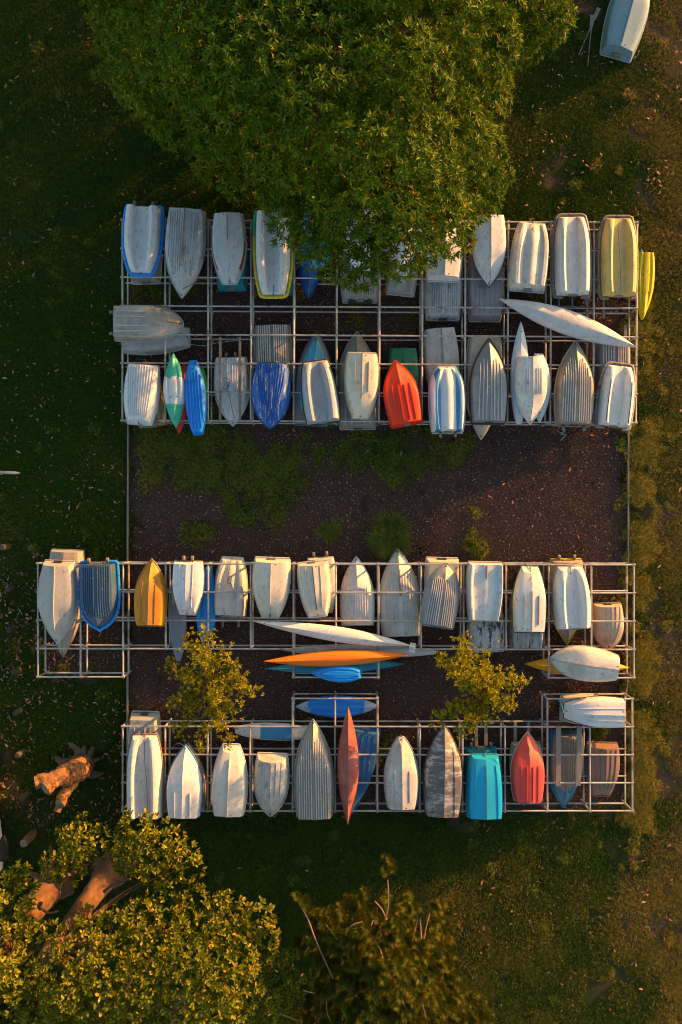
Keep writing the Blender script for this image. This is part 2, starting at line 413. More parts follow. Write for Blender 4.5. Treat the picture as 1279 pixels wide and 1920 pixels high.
keep = b_ & (rng.random(N) < 1.15 - g_)
edge_ok = (((gpx > 258) & (gpx < 1160)) | ((gpx > 100) & (gpx < 225)))
keep &= edge_ok
scatter('bark_mulch', cp, np.stack([gx, gy, np.full(N, -0.012)], -1)[keep], rng.random(N)[keep] * 6.28, (0.8 + 0.4 * rng.random(N))[keep], d_[keep], 'dark brown bark mulch under and between the boat racks')

# ---- fallen leaves (stuff)
def leaf_litter():
    pts = []
    def add(n, x0, x1, y0, y1, thr=0.0):
        k = 0
        while k < n:
            x, y = random.uniform(x0, x1), random.uniform(y0, y1)
            if thr and fbm(np.array([x / 45.0]), np.array([y / 45.0]))[0] < thr: k += 0.34; continue
            pts.append((x, y)); k += 1
    add(900, -40, 235, 1040, 1560, 0.45); add(300, -40, 110, 1080, 1500); add(330, -60, 235, 560, 1050, 0.4); add(160, -60, 230, 0, 560); add(70, 200, 480, 180, 400)
    add(420, 960, 1320, 60, 620, 0.42); add(200, 1180, 1320, 600, 1700, 0.45); add(150, 250, 1000, 1530, 1900, 0.45); add(130, 880, 1300, 1530, 1900)
    add(650, 250, 1170, 430, 780, 0.42); add(160, 250, 700, 800, 1050); add(400, 250, 1170, 1060, 1510, 0.45); add(120, 700, 1170, 800, 1050); add(120, 90, 235, 1070, 1250)
    n = len(pts); P = np.array(pts); k = CAM_H / F_PX
    c = np.stack([(P[:, 0] - 639.5) * k, (960 - P[:, 1]) * k, rng.uniform(0.035, 0.075, n)], -1)
    a = rng.random(n) * 6.283; L = rng.uniform(0.035, 0.075, n) * np.where(rng.random(n) < .25, 1.3, .9); W = L * rng.uniform(0.22, 0.4, n)
    d = np.stack([np.cos(a), np.sin(a), rng.uniform(-.35, .35, n)], -1); w = np.stack([-np.sin(a), np.cos(a), rng.uniform(-.5, .5, n)], -1)
    up = np.array([0, 0, 1.0])
    lift = (rng.uniform(-.2, .5, n) * W)[:, None] * up
    V = np.stack([c - d * L[:, None], c - d * (L * .3)[:, None] + w * W[:, None] + lift, c + d * (L * .4)[:, None] + w * (W * .8)[:, None] + lift, c + d * L[:, None],
                  c + d * (L * .4)[:, None] - w * (W * .8)[:, None] + lift, c - d * (L * .3)[:, None] - w * W[:, None] + lift], 1).reshape(-1, 3)
    b = np.arange(n)[:, None] * 6
    F = np.concatenate([b + [0, 3, 1], b + [1, 3, 2], b + [0, 5, 3], b + [5, 4, 3]], 1).reshape(-1, 3)
    m = NT('dead_leaf'); rp = m.n('NewGeometry').outputs['Random Per Island']
    c1 = m.mix(rp, (0.09, 0.028, 0.012), (0.32, 0.15, 0.085)); c1 = m.mix(m.ramp(rp, .93, .95), c1, (0.34, 0.21, 0.13))
    m.l(c1, m.b.inputs['Base Color']); m.b.inputs['Roughness'].default_value = 0.8
    tag(mk_tris('fallen_leaves', V, 0, F, m.m), 'dry brown fallen leaves strewn over lawn and mulch', kind='stuff')
leaf_litter()
def grit():
    n = 2600; P = np.stack([rng.uniform(250, 1170, n), rng.uniform(440, 1500, n)], -1)
    ex = np.stack([rng.uniform(1150, 1279, 500), rng.uniform(1380, 1660, 500)], -1); P = np.concatenate([P, ex]); n = len(P)
    k = CAM_H / F_PX; c = np.stack([(P[:, 0] - 639.5) * k, (960 - P[:, 1]) * k, np.full(n, 0.018)], -1)
    s = rng.uniform(0.004, 0.013, n)[:, None] * np.where(rng.random(n) < .04, 1.8, 1.0)[:, None]
    T = np.array([[1, 0, -.4], [-.5, .87, -.4], [-.5, -.87, -.4], [.1, .1, 1.0]])
    a = rng.random(n) * 6.28; ca, sa = np.cos(a), np.sin(a)
    V = np.stack([np.stack([c[:, 0] + s[:, 0] * (t[0] * ca - t[1] * sa), c[:, 1] + s[:, 0] * (t[0] * sa + t[1] * ca), c[:, 2] + s[:, 0] * t[2]], -1) for t in T], 1).reshape(-1, 3)
    b = np.arange(n)[:, None] * 4
    F = np.concatenate([b + [0, 1, 3], b + [1, 2, 3], b + [2, 0, 3]], 1).reshape(-1, 3)
    tag(mk_tris('shell_grit', V, 0, F, simple('shell', (0.30, 0.26, 0.24), 0.7)), 'pale shell grit and gravel specks in the mulch', kind='stuff')
grit()

# ---- timber edging of the bed
def edging(p0, p1, label):
    a, b = at(*p0, 0), at(*p1, 0); d = b - a; rz = math.atan2(d.y, d.x)
    root = empty('timber_edging', (a.x, a.y, 0), rz); L = d.length; n = max(1, round(L / 2.4))
    for i in range(n):
        x0 = i * L / n + 0.004; x1 = (i + 1) * L / n - 0.004
        mk('edging_board', *box(x0, x1, -0.022, 0.022, -0.06, 0.09 + random.uniform(-.01, .01), 0.004), M_GREYWOOD, root, smooth=False)
    tag(root, label, 'edging', 'timber edging boards of the mulch bed')
edging((241, 792), (240, 1056), 'grey timber edging board beside the mulch gap west of the racks')
edging((1177, 800), (1177, 1056), 'thin timber edging board along the sunlit side of the open mulch')
edging((240, 1262), (239, 1512), 'timber edging board beside the lower rack, nearest the lopped stump')
edging((1177, 1262), (1172, 1312), 'short timber edging board between the two lower racks')

# ------------------------------------------------------------------ boat racks
ZU, ZL, PR = 0.92, 0.30, 0.027
def bil(c, u, v):
    (x0, y0), (x1, y1), (x2, y2), (x3, y3) = c      # tl, tr, br, bl
    return ((x0 * (1 - u) + x1 * u) * (1 - v) + (x3 * (1 - u) + x2 * u) * v, (y0 * (1 - u) + y1 * u) * (1 - v) + (y3 * (1 - u) + y2 * u) * v)
M_CLAMP = simple('clamp_steel', (0.34, 0.29, 0.24), .6, .2, .7, 9.0)
def pipe(name, a, b, parent, r=PR):
    vv, ff = tube([a, b], r, 10); return mk(name, vv, ff, M_GALV, parent)
def rack(label, segs_h, segs_v, posts):
    """segments in photograph pixels at the upper tier"""
    root = empty('boat_rack', (0, 0, 0)); 
    cx = sum(p[0] for p in posts) / len(posts); cy = sum(p[1] for p in posts) / len(posts)
    o = at(cx, cy, ZU); root.location = (o.x, o.y, 0); off = Vector((o.x, o.y, 0))
    for z in (ZU, ZL):
        for (a, b) in segs_h:
            pipe('rail', at(a[0], a[1], ZU) - off + Vector((0, 0, z - ZU)), at(b[0], b[1], ZU) - off + Vector((0, 0, z - ZU)), root)
        for (a, b) in segs_v:
            dz = Vector((0, 0, z - ZU - 0.012))
            pipe('crossbar', at(a[0], a[1], ZU) - off + dz, at(b[0], b[1], ZU) - off + dz, root, PR + 0.003)
    for p in posts:
        q = at(p[0], p[1], ZU) - off
        pipe('post', Vector((q.x, q.y, -0.05)), Vector((q.x, q.y, ZU + 0.028)), root, PR + 0.006)
    cm = None
    for (a, b) in segs_h:
        for (c, d) in segs_v:
            t = (c[0] - a[0]) / (b[0] - a[0] + 1e-9); yy = a[1] + (b[1] - a[1]) * t
            if -.001 <= t <= 1.001 and c[1] - 1 <= yy <= d[1] + 1:
                q = at(c[0] + (d[0] - c[0]) * (yy - c[1]) / (d[1] - c[1]), yy, ZU) - off
                if cm is None:
                    vv, ff = tube([Vector((-.045, 0, 0)), Vector((.045, 0, 0))], PR + .011, 8); k_ = mk('clamp', vv, ff, M_CLAMP, root); cm = k_.data
                else:
                    k_ = bpy.data.objects.new('clamp', cm); col.objects.link(k_); k_.parent = root
                k_.location = q
    tag(root, label, 'boat rack', 'galvanised boat racks')
    return root
# upper rack
C1 = [(229.5, 412), (1195, 417.5), (1192.6, 792.6), (229.5, 788)]
hs, vss, ps = [], [], []
for j in range(8):
    hs.append((bil(C1, -0.004, j / 7), bil(C1, 1.003, j / 7)))
for i in range(13):
    vss.append((bil(C1, i / 12, -0.008), bil(C1, i / 12, 1.006)))
    for j in (0, 3, 4, 7): ps.append(bil(C1, i / 12, j / 7))
rack('wide galvanised pipe rack with two rows of boats under the big tree', hs, vss, ps)
# middle rack
C2 = [(71, 1056.5), (1189, 1059), (1189, 1218), (71, 1216)]
hs, vss, ps = [], [], []
ext = {0: 1, 1: 1, 2: 1, 6: 1, 8: 1, 12: 1, 14: 1}
for j in range(4): hs.append((bil(C2, -0.003, j / 3), bil(C2, 1.002, j / 3)))
for i in range(15):
    e = ext.get(i)
    vss.append((bil(C2, i / 14, -0.012), bil(C2, i / 14, 1.333 if e else 1.015)))
    for j in (0, 3) + ((4,) if e else ()): ps.append(bil(C2, i / 14, j / 3))
for i0, i1 in ((0, 2), (6, 8), (12, 14)): hs.append((bil(C2, i0 / 14 - 0.002, 4 / 3), bil(C2, i1 / 14 + 0.002, 4 / 3)))
rack('galvanised pipe rack of the middle row, widest towards the leaf-strewn lawn', hs, vss, ps)
# lower rack
C3 = [(230, 1362), (1186, 1363), (1186, 1520.5), (230, 1520.5)]
hs, vss, ps = [], [], []
for j in range(4): hs.append((bil(C3, -0.003, j / 3), bil(C3, 1.002, j / 3)))
ext = {4: 1, 5: 1, 6: 1, 10: 1, 12: 1}
for i in range(13):
    e = ext.get(i)
    vss.append((bil(C3, i / 12, -0.333 if e else -0.012), bil(C3, i / 12, 1.02)))
    for j in (0, 3) + ((-1,) if e else ()): ps.append(bil(C3, i / 12, j / 3))
for i0, i1 in ((4, 6), (10, 12)): hs.append((bil(C3, i0 / 12 - 0.002, -1 / 3), bil(C3, i1 / 12 + 0.002, -1 / 3)))
rack('galvanised pipe rack of the lowest row, holding the coral and turquoise boats', hs, vss, ps)

def plank(px0, py0, px1, py1, z, w, t, mat, label, name='timber_plank', group=None):
    a, b = at(px0, py0, z), at(px1, py1, z); d = b - a
    o = mk(name, *box(0, d.length, -w / 2, w / 2, 0, t, 0.004), mat, smooth=False)
    o.location = a; o.rotation_euler = (0, 0, math.atan2(d.y, d.x)); tag(o, label, 'plank', group); return o

# ------------------------------------------------------------------ boats
SEC = {
 'v':     [(1, 0), (0.985, .12), (0.955, .42), (0.90, .72), (0.865, .80), (0.83, .83), (0.55, .885), (0.28, .94), (0.05, .99), (0, 1.0)],
 'round': [(1, 0), (0.992, .15), (0.965, .36), (0.91, .56), (0.82, .72), (0.68, .83), (0.50, .91), (0.28, .965), (0.1, .99), (0, 1.0)],
 'flat':  [(1, 0), (0.98, .25), (0.95, .55), (0.91, .9), (0.89, .97), (0.85, 1.0), (0.6, 1.0), (0.35, 1.0), (0.1, 1.0), (0, 1.0)],
 'cat':   [(1, 0), (0.975, .28), (0.93, .62), (0.84, .88), (0.76, .96), (0.62, 1.0), (0.52, .95), (0.42, .60), (0.34, .48), (0.14, .46), (0, .46)],
 'tri':   [(1, 0), (0.975, .28), (0.93, .6), (0.87, .84), (0.80, .93), (0.64, .94), (0.54, .84), (0.44, .80), (0.30, .86), (0.14, .97), (0, 1.0)],
 'tray':  [(1, 0), (0.98, .3), (0.95, .7), (0.92, .96), (0.88, 1.0), (0.80, .98), (0.74, .84), (0.66, .80), (0.4, .82), (0.12, .86), (0, .87)],
 'kayak': [(0.55, -.5), (0.85, -.32), (1, 0), (0.97, .30), (0.86, .58), (0.68, .77), (0.46, .90), (0.24, .97), (0.08, 1.0), (0, 1.0)],
 'siton': [(0.6, -.4), (0.9, -.25), (1, 0), (0.97, .35), (0.88, .66), (0.76, .84), (0.62, .90), (0.52, .80), (0.36, .80), (0.24, .95), (0, 1.0)],
 'board': [(0.7, -.5), (0.94, -.3), (1, 0), (0.96, .4), (0.86, .75), (0.70, .92), (0.46, 1.0), (0.24, 1.0), (0.08, 1.0), (0, 1.0)],
}
class Hull:
    def __init__(s, L, B, D, kind, bb=0.0, bs=0.85, um=0.42, p=2.0, ps=2.0, hb=0.35, hs=1.0, rake=0.10, stem=0.25, rise=0.5, vbow=True, q=1.0):
        s.__dict__.update(locals()); s.Bh = B / 2; s.sec = SEC[kind]
    def b(s, u):
        if u < s.um: t = (s.um - u) / s.um; f = s.bs + (1 - s.bs) * (1 - t ** s.ps)
        else: t = (u - s.um) / (1 - s.um); f = s.bb + (1 - s.bb) * max(0.0, 1 - t ** s.p) ** s.q
        return s.Bh * max(f, 0.012)
    def h(s, u):
        t = max(0, (u - s.rise) / (1 - s.rise)); h = 1 - (1 - s.hb) * t ** 2.2
        t2 = max(0, (0.5 - u) / 0.5); h *= 1 - (1 - s.hs) * t2 ** 2.2
        return s.D * h
    def section(s, u):
        w = 0
        if s.bb < 0.2 and s.vbow: t = min(1, max(0, (u - 0.55) / 0.45)); w = t * t * (3 - 2 * t) * 0.8
        if s.bs < 0.2 and s.vbow: t = min(1, max(0, (0.45 - u) / 0.45)); w = max(w, t * t * (3 - 2 * t) * 0.8)
        return [(fy, fz * (1 - w) + (1 - fy) * w if fz > 0 else fz) for fy, fz in s.sec]
    def pt(s, u, fy, fz):
        x0 = s.rake * max(fz, 0); x1 = s.L - s.stem * max(fz, 0)
        return Vector((x0 + (x1 - x0) * u, fy * s.b(u), fz * s.h(u)))
    def surf(s, u, fy):
        a = abs(fy); S = s.section(u)
        S = [q for q in S if q[1] >= 0]
        for i in range(len(S) - 1):
            if S[i][0] >= a >= S[i + 1][0]:
                t = (S[i][0] - a) / max(1e-6, S[i][0] - S[i + 1][0]); fz = S[i][1] + (S[i + 1][1] - S[i][1]) * t
                return s.pt(u, fy, fz)
        return s.pt(u, fy, S[-1][1])
    def mesh(s, nu=32):
        V, F = [], []; us = [i / nu for i in range(nu + 1)]
        us = [u + 0.02 * math.sin(math.pi * 2 * u) * 0 for u in us]
        if s.bb < 0.2: us = us[:-1] + [0.98, 0.99, 0.996, 1.0]
        m = 2 * len(s.sec) - 1
        for u in us:
            S = s.section(u)
            row = [s.pt(u, fy, fz) for fy, fz in S] + [s.pt(u, -fy, fz) for fy, fz in reversed(S[:-1])]
            V += row
        n = len(us)
        for i in range(n - 1):
            for k in range(m - 1):
                F.append((i * m + k, i * m + k + 1, (i + 1) * m + k + 1, (i + 1) * m + k))
        F.append(tuple(range(m))); F.append(tuple(reversed(range((n - 1) * m, n * m))))
        if s.kind in ('kayak', 'siton', 'board'):
            for i in range(n - 1): F.append((i * m + m - 1, i * m, (i + 1) * m, (i + 1) * m + m - 1))
        return V, F
    def outline(s, out=0.0, n=30):
        """gunwale outline, from the starboard stern corner round the bow to the port one"""
        pts = []
        UU = [i / n for i in range(n)] + ([0.985, 0.995, 1.0] if s.q < 1 else [1.0])
        for u in UU: pts.append(Vector((u * s.L, s.b(u) + out, 0)))
        if s.bb >= 0.2: pts.append(Vector((s.L + out, s.b(1) * 0.8, 0))); pts.append(Vector((s.L + out, -s.b(1) * 0.8, 0)))
        else: pts[-1] = Vector((s.L + out * 1.6, 0, 0))
        for u in reversed(UU):
            if u == 1.0 and s.bb < 0.2: continue
            pts.append(Vector((u * s.L, -s.b(u) - out, 0)))
        return pts

def resample(path, step):
    P = [path[0]]; acc = 0; out = [path[0].copy()]
    for a, b in zip(path, path[1:]):
        d = (b - a).length
        while acc + d >= step and d > 1e-9:
            t = (step - acc) / d; a = a.lerp(b, t); out.append(a.copy()); d = (b - a).length; acc = 0
        acc += d
    return out

def strip(path, w, h, name, mat, parent, normals=None):
    """raised bar with a trapezoid section lying on a surface along path"""
    V, F = [], []
    for i, p in enumerate(path):
        t = (path[min(i + 1, len(path) - 1)] - path[max(i - 1, 0)]).normalized()
        s = Vector((-t.y, t.x, 0)); s = s.normalized() if s.length > 1e-6 else Vector((0, 1, 0))
        V += [p - s * w - Vector((0, 0, .012)), p - s * w * 0.6 + Vector((0, 0, h)), p + s * w * 0.6 + Vector((0, 0, h)), p + s * w - Vector((0, 0, .012))]
    for i in range(len(path) - 1):
        for k in range(3): F.append((i * 4 + k, i * 4 + k + 1, (i + 1) * 4 + k + 1, (i + 1) * 4 + k))
    F.append((0, 1, 2, 3)); n = len(path) - 1; F.append((n * 4 + 3, n * 4 + 2, n * 4 + 1, n * 4))
    return mk(name, V, F, mat, parent, smooth=False)

def wheel_part(root, x, y, z):
    r, w = 0.075, 0.042
    vv, ff = tube([Vector((x, y - w, z)), Vector((x, y - w * .7, z)), Vector((x, y + w * .7, z)), Vector((x, y + w, z))], [r * .8, r, r, r * .8], 12)
    o = mk('launching_wheel', vv, ff, M_WHEEL, root)
    vv, ff = tube([Vector((x, y - w * 1.2, z)), Vector((x, y + w * 1.2, z))], .022, 8); mk('hub', vv, ff, M_DARK, o)
    mk('wheel_bracket', *box(x - 0.01, x + 0.17, y - 0.022, y + 0.022, z - 0.02, z + 0.012, 0.004), M_DARK, root, smooth=False)

def boat(name, label, stern, bow, beam, z, kind, mat, cat='boat', D=0.42, keel=None, keelmat=None, strakes=(), smat=None, slen=(0.04, 0.8), sw=0.012, sh=0.012, conv=0.25, lim=0.8,
         rim=None, rimr=0.022, fender=None, fenders=None, wheels=0, group=None, skeg=False, tilt=0.0, **hk):
    zz = z
    a, b = at(stern[0], stern[1], zz), at(bow[0], bow[1], zz); d = b - a; L = d.length
    B = beam * (CAM_H - zz) / F_PX
    H = Hull(L, B, D, kind, **hk)
    root = empty(name, a, math.atan2(d.y, d.x))
    if tilt: root.rotation_euler = (tilt, 0, math.atan2(d.y, d.x))
    V, F = H.mesh(); mk('hull', V, F, mat, root, sharp=28 if kind not in ('kayak', 'board', 'round') else 50)
    if rim:
        pts = [p + Vector((0, 0, 0.012)) for p in H.outline(0.004)]
        vv, ff = tube(pts, rimr, 6); mk('gunwale', vv, ff, rim, root)
        vv, ff = tube([pts[-1] - Vector((rimr, 0, 0)), pts[0] - Vector((rimr, 0, 0))], rimr * 0.95, 6); mk('transom_rim', vv, ff, rim, root)
    if fender:
        pts = H.outline(0.045); pts = [Vector((-0.05, H.b(0) * 0.55, 0))] + [Vector((-0.045, H.b(0), 0))] + pts + [Vector((-0.045, -H.b(0), 0)), Vector((-0.05, -H.b(0) * 0.55, 0))]
        q = resample(pts, 0.05); n = 7
        i = 0
        while i < len(q) - 3:
            seg = q[i:i + n + 1]
            fm = fenders(i / len(q)) if fenders else fender
            seg = [seg[0].lerp(seg[1], .12)] + seg[1:-1] + [seg[-1].lerp(seg[-2], .12)]
            vv, ff = tube([p + Vector((0, 0, 0.03)) for p in seg], 0.05, 8); mk('fender_segment', vv, ff, fm, root); i += n
    if keel:
        u0, u1, kw, kh = keel
        path = [H.surf(u0 + (u1 - u0) * i / 18, 0.0) for i in range(19)]
        strip(path, kw, kh, 'keel', keelmat or mat, root)
    for y0 in strakes:
        for sgn in (1, -1):
            path = []
            for i in range(31):
                u = slen[0] + (slen[1] - slen[0]) * i / 30; y = y0 * B / 2 * (1 - conv * u * u)
                fy = y / H.b(u)
                if fy > lim: continue
                path.append(H.surf(u, sgn * fy))
            if len(path) > 3: al = 1.35 if name == 'aluminium_dinghy' else 1.0; strip(path, max(sw, .011) * 1.15 * al, max(sh, .014) * 1.35 * al, 'strake', smat or (S_ALU if name == 'aluminium_dinghy' else mat), root)
    if wheels:
        for s in (1, -1): wheel_part(root, -0.10, s * H.b(0) * wheels, 0.10)
    if skeg:
        V_, F_ = box(L * .06, L * .16, -.008, .008, D * .8, D + .14); mk('fin', V_, F_, M_DARK, root, smooth=False)
    fr = random.Random(label)
    if kind in ('kayak', 'siton', 'board'):
        if kind == 'siton':
            for fx in (.36, .64):
                for fy in (.30, -.30):
                    p = H.surf(fx, fy); vv, ff = tube([p - Vector((0, 0, .01)), p + Vector((0, 0, .006))], .022, 8); mk('scupper', vv, ff, M_DARK, root)
        p = H.surf(.975, 0); vv, ff = tube([p + Vector((-.02, -.03, .004)), p + Vector((.01, 0, .012)), p + Vector((-.02, .03, .004))], .008, 6); mk('carry_handle', vv, ff, M_DARK, root)
    else:
        if fr.random() < .75:
            p = H.pt(.0, 0, .45); bw_ = fr.uniform(.09, .14); mk('transom_pad', *box(-.028, .06, -bw_, bw_, .02, D * .42, .006), fr.choice([M_WOOD, M_DARK, M_GREYWOOD]), root, smooth=False)
        p = H.surf(.03, fr.choice((.25, -.25))); vv, ff = tube([p - Vector((0, 0, .02)), p + Vector((0, 0, .008))], .018, 8); mk('drain_plug', vv, ff, M_DARK, root)
        p = H.pt(1.0, 0, .35); vv, ff = tube([p + Vector((-.03, -.02, .0)), p + Vector((.035, -.015, .01)), p + Vector((.035, .015, .01)), p + Vector((-.03, .02, 0))], .010, 6); mk('bow_eye', vv, ff, M_DARK, root)
        if fr.random() < .45:
            e = fr.uniform(-.25, .25); q0 = p + Vector((.03, 0, .01)); pth = bez([H.surf(.9, .05) + Vector((0, 0, .012)), q0 + Vector((-.02, 0, .03)), q0 + Vector((.05, e * .3, -.06)), q0 + Vector((.10, e, -.14 if z > .6 else -.05)), q0 + Vector((-.02, e * 1.6, -.16 if z > .6 else -.08))], 5)
            vv, ff = tube(pth, .010, 6); mk('painter_rope', vv, ff, fr.choice([M_ROPE, M_DARK, M_ROPE2]), root)
    tag(root, label, cat, group)
    return root, H

S_ALU = paint((.50, .475, .44), .4, metal=.2)
W1 = (0.60, 0.60, 0.59); W2 = (0.52, 0.52, 0.51); CRM = (0.58, 0.53, 0.44); ALU = (0.34, 0.33, 0.31); GRY = (0.42, 0.42, 0.41)
U = ZU + PR + 0.024; LO = ZL + PR + 0.024; KU = ZU + PR + 0.09; KL = ZL + PR + 0.09
white = lambda **k: paint(W1, **k)
rimw = paint((0.5, 0.5, 0.49), 0.4); rimg = paint((0.35, 0.35, 0.34), 0.4, metal=.2); rimd = paint((0.05, 0.05, 0.05), 0.2); rimt = paint((0.30, 0.22, 0.15), 0.5)
F_BLUE = paint((0.012, 0.24, 0.70), 0.2, stain=.15, streak=0, speck=0.05); F_YEL = paint((0.60, 0.48, 0.03), 0.3, streak=0); F_GRN = paint((0.02, 0.40, 0.16), 0.2, streak=0)
F_TAUPE = paint((0.20, 0.16, 0.13), 0.4, streak=0); F_ROPE = paint((0.30, 0.28, 0.25), 0.7, (0.03, 0.03, 0.03), chips=.35, chipc=(0.04, 0.04, 0.045), streak=0)
GR1, GR2, GR3, GR4 = 'upturned boats on the top row of racks', 'upturned boats on the second row of racks', 'upturned boats on the third row of racks', 'upturned boats on the lowest row of racks'
GK = 'kayaks and skis stored on the racks'
CAT = dict(kind='cat', bb=0.62, bs=0.92, um=0.35, p=2.6, hb=0.55, stem=0.12, rake=0.06, rise=0.6)
PRAM = dict(kind='v', bb=0.48, bs=0.84, um=0.40, p=2.0, hb=0.55, stem=0.22, rake=0.08, rise=0.45)
DING = dict(kind='v', bb=0.0, bs=0.86, um=0.36, p=2.1, hb=0.42, stem=0.30, rake=0.06, rise=0.45)
TIN = dict(kind='v', bb=0.0, bs=0.88, um=0.38, p=2.3, hb=0.40, stem=0.30, rake=0.04, rise=0.5)
CLK = dict(kind='round', bb=0.0, bs=0.80, um=0.42, p=2.2, hb=0.42, stem=0.26, rake=0.06, rise=0.45)
def mod(d, **k): e = dict(d); e.update(k); return e
five = (0.14, 0.28, 0.42, 0.56, 0.70); six = (0.12, 0.24, 0.36, 0.48, 0.60, 0.72)

# ---- top row
boat('dinghy', 'white moulded dinghy wrapped in a bright blue foam fender, at the rack corner', (271, 390), (265, 514), 68, U, mat=white(dirt=.2, streak=.1), fender=F_BLUE, wheels=.55, group=GR1, **mod(CAT, bb=.55))
boat('dinghy', 'beige dinghy lying under the white boat with the blue fender', (274, 531), (272, 415), 60, LO, mat=paint((.34, .31, .26), .5), rim=rimw, group=GR1, **mod(PRAM, kind='flat'))
boat('clinker_dinghy', 'weathered pale grey clinker dinghy with streaked planks and a sharp bow', (352, 396), (341, 560), 75, U, mat=paint((.46, .46, .45), .5, (.16, .15, .14), chips=.25, chipc=(.14, .13, .13), stretch=7, streak=.7), keel=(0, .74, .02, .03), keelmat=M_WOOD, strakes=six, conv=.1, rim=rimg, rimr=.014, group=GR1, **mod(DING, bs=.90, um=.40))
boat('dinghy', 'speckled light grey dinghy with dark red side stripes', (429, 403), (431, 533), 63, U, mat=paint((.46, .46, .46), .25, speck=.5, streak=.1, bands=[('Z', .08, .22, (.20, .03, .03), .03, 'X', .9, 1.75)]), keel=(.02, .45, .008, .02), keelmat=M_DARK, rim=rimw, rimr=.018, group=GR1, **mod(PRAM, bb=.42, um=.45))
boat('dinghy', 'teal dinghy underneath the speckled grey dinghy with red stripes', (436, 544), (436, 420), 60, LO, mat=paint((.03, .26, .30), .3), rim=paint((.03, .24, .28)), wheels=.0, group=GR1, **mod(PRAM, kind='flat'))
yg = lambda t: F_GRN if t > .80 else F_YEL
boat('dinghy', 'white moulded dinghy ringed by a yellow and green foam fender, half under leaves', (512, 400), (513, 555), 66, U, mat=white(dirt=.15, streak=.1), fender=F_YEL, fenders=yg, group=GR1, **mod(CAT, bb=.66))
boat('dinghy', 'teal dinghy mostly hidden below the boat with the yellow fender', (522, 553), (520, 430), 58, LO, mat=paint((.03, .25, .34), .3), rim=paint((.03, .22, .3)), group=GR1, **mod(PRAM, kind='flat'))
boat('dinghy', 'deep blue pointed dinghy poking out from under the big tree', (588, 420), (578, 560), 52, LO, mat=paint((.012, .10, .36), .25, streak=.1), keel=(.1, .98, .012, .015), rim=paint((.01, .08, .3)), group=GR1, **mod(DING, kind='round'))
boat('dinghy', 'light blue dinghy glimpsed through the leaves above the deep blue one', (596, 395), (596, 502), 58, U, mat=paint((.05, .36, .62), .2), group=GR1, **mod(PRAM, bb=.5))
boat('dinghy', 'white dinghy almost wholly covered by the tree, above the bracketed transom', (680, 395), (677, 508), 64, U, mat=white(dirt=.3), keel=(.02, .8, .015, .02), group=GR1, **PRAM)
bt, H = boat('aluminium_dinghy', 'ribbed grey dinghy with a dark transom bracket sticking out of the leaves', (675, 567), (675, 420), 72, LO, mat=paint((.40, .38, .34), .5, (.20, .16, .09), streak=.5), strakes=six, slen=(0.02, .8), conv=.1, rim=rimg, group=GR1, **mod(TIN, rake=.12))
mk('transom_bracket', *box(-.06, .02, -.38, .38, .02, .16, .01), M_DARK, bt, smooth=False)
for s_ in (-.3, .3): mk('engine_pad', *box(-.09, .05, s_ - .05, s_ + .05, .03, .24, .01), M_RUBBER, bt, smooth=False)
boat('dinghy', 'white dinghy with only its pointed bow below the tree', (757, 392), (757, 527), 60, U, mat=white(dirt=.2), rim=rimw, group=GR1, **DING)
boat('dinghy', 'small crooked pale dinghy under the pointed white bow', (750, 553), (762, 440), 56, LO, mat=paint((.46, .45, .42), .5, (.2, .16, .08)), rim=rimw, group=GR1, **mod(CAT, kind='tri'))
boat('dinghy', 'white V-bottomed dinghy with a brown transom notch at the edge of the leaves', (831, 527), (835, 398), 66, U, mat=paint((.56, .55, .52), .35, speck=.4), keel=(.0, .85, .02, .03), rim=rimw, group=GR1, **DING)
boat('dinghy', 'flaking pale blue-white planked dinghy on the lower tier under the notched white one', (830, 600), (832, 440), 69, LO, mat=paint((.46, .46, .46), .4, (.15, .14, .13), chips=.3, chipc=(.09, .09, .09), stretch=4), strakes=six, slen=(.02, .75), conv=.05, sw=.02, sh=.02, rim=rimg, group=GR1, **mod(TIN, rake=.08))
boat('dinghy', 'white scuffed dinghy with black rim and sharp bow beside the sunlit leaves', (916, 408), (917, 539), 64, U, mat=paint((.58, .57, .55), .3, (.2, .18, .16), chips=.16, chipc=(.16, .13, .11)), keel=(0, .95, .012, .03), rim=rimd, rimr=.016, group=GR1, **mod(DING, um=.42))
boat('dinghy', 'mauve grey planked dinghy under the scuffed white one', (909, 602), (911, 440), 68, LO, mat=paint((.28, .26, .26), .4, chips=.1, chipc=(.5, .5, .5), stretch=3), strakes=(.15, .4, .65), sw=.008, sh=.01, slen=(.02, .8), conv=.05, rim=rimg, group=GR1, **mod(PRAM, kind='flat', bb=.6))
boat('dinghy', 'cream moulded dinghy leaning slightly, with dark scrapes along its runners', (987, 546), (998, 418), 70, U, mat=paint((.60, .56, .49), .35, (.14, .11, .09), streak=.3), rim=rimw, group=GR1, **mod(CAT, bb=.68, kind='tri', rake=.12))
boat('dinghy', 'brown dinghy edge showing beneath the leaning cream one', (990, 540), (992, 430), 62, LO, mat=paint((.26, .17, .10), .4), rim=rimt, group=GR1, **PRAM)
boat('dinghy', 'long white moulded dinghy with rust marks and a black foam fender', (1072, 555), (1070, 406), 66, U, mat=paint((.62, .60, .56), .25, (.3, .24, .15), chips=.1, chipc=(.28, .15, .05)), fender=F_TAUPE, group=GR1, **mod(CAT, bb=.72, p=3))
boat('dinghy', 'pale yellow moulded dinghy with a taupe fender at the sunny rack corner', (1158, 557), (1158, 409), 66, U, mat=paint((.60, .45, .15), .35, (.28, .20, .08), chips=.05), fender=F_TAUPE, group=GR1, **mod(CAT, bb=.70, p=3))
